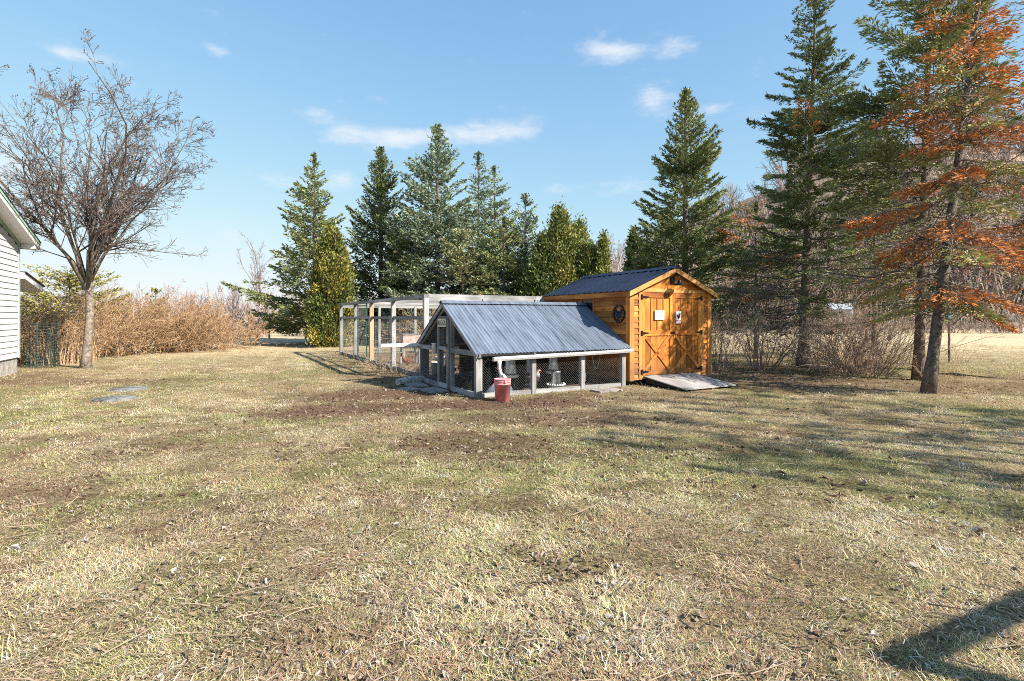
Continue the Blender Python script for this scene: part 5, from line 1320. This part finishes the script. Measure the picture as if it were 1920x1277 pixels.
    for xx in (-1.9, 0, 1.9): MB().box(xx - .4, xx + .4, -2.53, -2.48, 1.0, 2.2).build('window', M_GLASS, h)
    # timber post-and-beam frame beside the camera that throws the corner shadow
    px_, py_ = 1.62, 2.36; k = 2.45 / math.tan(SUN_EL)
    bx, by = px_ + .877 * k, py_ - .48 * k
    f = thing('timber_frame', 'timber post and beam of a porch standing beside the camera', 'porch frame', (bx, by, 0), math.atan2(.42, .91))
    MB().box(-.045, .045, -.045, .045, -.05, 2.36).build('post', WZ, f)
    MB().box(-.05, 3.4, -.04, .04, 2.362, 2.445).build('beam', WX, f)
    MB().box(3.2, 3.35, -.075, .075, -.05, 2.36).build('post', WZ, f)
build_yard()

# ------------------------------------------------------------------ grass, leaves and litter (uncountable)
def scatter(name, label, cat, protos, pts, rot, scl, idx, tint):
    """one object: points carrying instances of a few little meshes"""
    coll = bpy.data.collections.new(name + '_source')
    for i, me in enumerate(protos):
        o = bpy.data.objects.new('%s_piece_%02d' % (name, i), me); coll.objects.link(o)
    me = bpy.data.meshes.new(name); me.vertices.add(len(pts)); me.vertices.foreach_set('co', np.asarray(pts, float).ravel())
    for nm, ty, arr in (('rot', 'FLOAT_VECTOR', rot), ('scl', 'FLOAT', scl), ('idx', 'INT', idx)):
        a = me.attributes.new(nm, ty, 'POINT'); a.data.foreach_set('vector' if ty == 'FLOAT_VECTOR' else 'value', np.asarray(arr).ravel())
    a = me.attributes.new('tint', 'FLOAT_COLOR', 'POINT'); a.data.foreach_set('color', np.concatenate([tint, np.ones((len(tint), 1))], 1).ravel())
    ob = bpy.data.objects.new(name, me); COL.objects.link(ob)
    ng = bpy.data.node_groups.new(name + '_scatter', 'GeometryNodeTree')
    ng.interface.new_socket('Geometry', in_out='INPUT', socket_type='NodeSocketGeometry'); ng.interface.new_socket('Geometry', in_out='OUTPUT', socket_type='NodeSocketGeometry')
    N, L = ng.nodes, ng.links
    gi = N.new('NodeGroupInput'); go = N.new('NodeGroupOutput'); ip = N.new('GeometryNodeInstanceOnPoints'); ci = N.new('GeometryNodeCollectionInfo')
    ci.inputs['Collection'].default_value = coll; ci.inputs['Separate Children'].default_value = True; ci.inputs['Reset Children'].default_value = True
    def na(n, t):
        a = N.new('GeometryNodeInputNamedAttribute'); a.data_type = t; a.inputs['Name'].default_value = n; return a.outputs[0]
    L.new(gi.outputs[0], ip.inputs['Points']); L.new(ci.outputs[0], ip.inputs['Instance']); ip.inputs['Pick Instance'].default_value = True
    L.new(na('idx', 'INT'), ip.inputs['Instance Index']); L.new(na('scl', 'FLOAT'), ip.inputs['Scale'])
    e2r = N.new('FunctionNodeEulerToRotation'); L.new(na('rot', 'FLOAT_VECTOR'), e2r.inputs[0]); L.new(e2r.outputs[0], ip.inputs['Rotation'])
    L.new(ip.outputs[0], go.inputs[0])
    md = ob.modifiers.new('scatter', 'NODES'); md.node_group = ng
    return tag(ob, label, cat, kind='stuff')

def tuft(seed, n, ln, wd, lie, spread):
    g = np.random.default_rng(seed)
    a = g.normal(0, 1.0, n); L = g.uniform(ln * .5, ln * 1.3, n); p = g.normal(size=(n, 3)) * spread; p[:, 2] = -.004
    el = np.clip(g.normal(lie, .28, n), .02, 1.5)
    d = np.stack([np.cos(a) * np.cos(el), np.sin(a) * np.cos(el), np.sin(el)], -1); s = np.stack([-np.sin(a), np.cos(a), 0 * a], -1)
    w = g.uniform(.6, 1.3, n)[:, None] * wd
    mid = p + d * (L * .55)[:, None]; tip = p + d * L[:, None]; tip[:, 2] -= L * .22; tip[:, 2] = np.maximum(tip[:, 2], .002); mid[:, 2] = np.maximum(mid[:, 2], .004)
    V = np.stack([p - s * w, p + s * w, mid + s * w * .8, mid - s * w * .8, tip], 1).reshape(-1, 3)
    b = (np.arange(n) * 5)[:, None]
    c = np.repeat(g.uniform(.65, 1.3, (n, 1)) * (1 + g.normal(0, .05, (n, 3))), 5, 0)
    m = MB().add(V, b + np.array([[0, 1, 2, 3]]), b + np.array([[3, 2, 4]]), c)
    return m.mesh('grass_tuft', M_BLADE)
def leafmesh(seed):
    g = np.random.default_rng(seed); k = 9; t = np.linspace(0, 2 * np.pi, k, endpoint=False)
    r = .035 * (1 + .45 * np.cos(3 * t + g.uniform(0, 6)) * g.uniform(.3, 1)) * g.uniform(.75, 1.2, k)
    V = np.stack([r * np.cos(t) * 1.3, r * np.sin(t), .012 + .028 * np.abs(np.sin(t)) * g.uniform(.3, 1.1, k)], -1); V = np.concatenate([V, [(0, 0, .006)]])
    return MB().add(V, None, [(k, i, (i + 1) % k) for i in range(k)], g.uniform(.8, 1.15, (k + 1, 1)) * np.ones(3)).mesh('dead_leaf', M_BLADE)
def build_turf():
    g = np.random.default_rng(123)
    def sample(K, dmin, dmax, half=1.02):
        # more pieces per square metre close by, fewer far off
        d = dmin * (dmax / dmin) ** (g.uniform(0, 1, K) ** .88); a = g.uniform(-half, half, K)
        return d * np.sin(a), d * np.cos(a), d
    def free(x, y):
        u, v = to_uv(x, y)
        ok = ~((u > -.05) & (u < 2.55) & (v > -.05) & (v < 3.2)) & ~((u > -3.6) & (u <= 0) & (v > .08) & (v < 3.1)) & ~((u > .28) & (u < 2.25) & (v > -1.4) & (v < .1))
        hx, hy = x - EX, y - EY; lu = hx * UX + hy * UY; lv = -hx * UY + hy * UX
        return ok & ~((lu < .05) & (lv < .1) & (lv > -7.3))
    straw = [tuft(200 + i, 30, .045, .0014, .17, .05) for i in range(5)]
    green = [tuft(220 + i, 28, .034, .0013, .45, .042) for i in range(4)]
    tall = [tuft(240 + i, 10, .11, .0022, .7, .03) for i in range(2)]
    leaf = [leafmesh(260 + i) for i in range(5)]
    stick = []
    for i in range(3):
        gg = np.random.default_rng(280 + i); P, Rr = stems(1, (0, 0, .012), 0, (1.45, 1.55), (.14, .3), (.003, .0045), 0, .18, 5, gg)
        P[..., 2] = np.clip(P[..., 2], .006, .03); A1, R1 = grow(P, Rr, 2, .3, .8, (.5, .9), .4, 0, .1, 3, gg)
        stick.append(MB().tubes(P, Rr, 4, np.array([(1., 1, 1)])).tubes(A1, R1, 3, np.ones((2, 3))).mesh('dry_stick', M_BLADE))
    x, y, d = sample(118000, 1.9, 34); gr, dirt, far = patch(x, y)
    keep = free(x, y) & (g.uniform(size=len(x)) > dirt * .88) & ((fbm(x / .10, y / .10, 151, 2) > .415 + .08 * sstep(-2.5, 1.5, x) * sstep(7, 4, y)) | (d > 9))
    x, y, d, gr, dirt, far = [q[keep] for q in (x, y, d, gr, dirt, far)]
    n = len(x); isg = g.uniform(size=n) < .35 + gr * .5
    idx = np.where(isg, 5 + g.integers(0, 4, n), g.integers(0, 5, n))
    ist = g.uniform(size=n) < .003; idx = np.where(ist, 9 + g.integers(0, 2, n), idx)
    s = g.uniform(.65, 1.4, n) * (1 + .04 * np.maximum(0, d - 4)); s = np.minimum(s, 2.0)
    rot = np.stack([g.normal(0, .12, n), g.normal(0, .12, n), 14 * fbm(x / .8, y / .8, 133, 3) + g.normal(0, .7, n)], -1)
    br = g.uniform(.72, 1.28, (n, 1)) * (.8 + .4 * fbm(x / 3, y / 3, 66, 3))[:, None]
    sc1 = np.array((.51, .405, .265)); sc2 = np.array((.31, .21, .14)); sc3 = np.array((.66, .57, .44)); bz = sstep(.42, .64, fbm(x / .7, y / .7, 171, 4))[:, None]; w = g.uniform(size=(n, 1)); w2 = g.uniform(size=(n, 1))
    st = np.where(w < .62 - .42 * bz, sc1, np.where(w < .82 + .08 * bz, sc2, sc3))
    gc = np.array((.235, .24, .10)) * (1 - w2) + np.array((.40, .37, .18)) * w2
    tint = 1.24 * np.array((1.03, 1.0, .98)) * np.where(isg[:, None], gc, st) * br
    tint = tint * (1 - .35 * far[:, None]) + .35 * far[:, None] * FIELD * 1.15
    tint = np.minimum(tint * (1 - .3 * dirt[:, None]), .74)
    scatter('lawn_grass', 'patchy winter grass of straw and green blades over the yard', 'grass', straw + green + tall, np.stack([x, y, terrain(x, y)], -1), rot, s, idx, tint)
    # leaves
    x, y, d = sample(26000, 1.9, 22); dens = sstep(.42, .62, fbm(x / 1.3, y / 1.3, 111, 3)) * (.35 + .65 * sstep(-4, 1.5, x)) * sstep(9, 5, y) + .35 * sstep(5, 7, x) * sstep(10, 12, y) + .12
    keep = free(x, y) & (g.uniform(size=len(x)) < dens * .9); x, y, d = x[keep], y[keep], d[keep]; n = len(x)
    w = g.uniform(size=(n, 1)); lc = np.where(w < .5, np.array((.24, .165, .11)), np.where(w < .88, np.array((.33, .26, .20)), np.array((.42, .38, .36)))) * g.uniform(.7, 1.25, (n, 1))
    scatter('fallen_leaves', 'curled brown and pale fallen leaves strewn over the lawn', 'leaves', leaf, np.stack([x, y, terrain(x, y) + .006], -1), np.stack([g.normal(0, .45, n), g.normal(0, .45, n), g.uniform(0, 6.283, n)], -1), g.uniform(.15, .5, n), g.integers(0, 5, n), lc)
    x, y, d = sample(1500, 1.9, 16); keep = free(x, y); x, y = x[keep], y[keep]; n = len(x)
    scatter('dry_sticks', 'thin dry twigs scattered in the grass', 'twigs', stick, np.stack([x, y, terrain(x, y) + .008], -1), np.stack([0 * x, g.normal(0, .08, n), g.uniform(0, 6.283, n)], -1), g.uniform(.5, 1.2, n), g.integers(0, 3, n), np.array((.33, .25, .18)) * g.uniform(.5, 1.5, (n, 1)))
    # wood chips and crumbs on the bare soil round the run
    x, y, d = sample(26000, 5, 16, .85); gr, dirt, far = patch(x, y); keep = free(x, y) & (g.uniform(size=len(x)) < dirt * .4); x, y = x[keep], y[keep]; n = len(x)
    chip = []
    for i in range(3):
        gg = np.random.default_rng(300 + i); a, b, c = gg.uniform(.012, .03), gg.uniform(.008, .018), gg.uniform(.005, .012); chip.append(MB().box(-a, a, -b, b * .8, -.002, c).mesh('soil_crumb', M_BLADE))
    scatter('soil_crumbs', 'crumbs and chips on the bare soil round the run', 'soil', chip, np.stack([x, y, terrain(x, y) + .002], -1), np.stack([g.normal(0, .4, n), g.normal(0, .4, n), g.uniform(0, 6.283, n)], -1), g.uniform(.5, 1.3, n), g.integers(0, 3, n), np.where(g.uniform(size=(n, 1)) < .85, SOIL * .8, np.array((.34, .27, .2))) * g.uniform(.6, 1.4, (n, 1)))
build_turf()
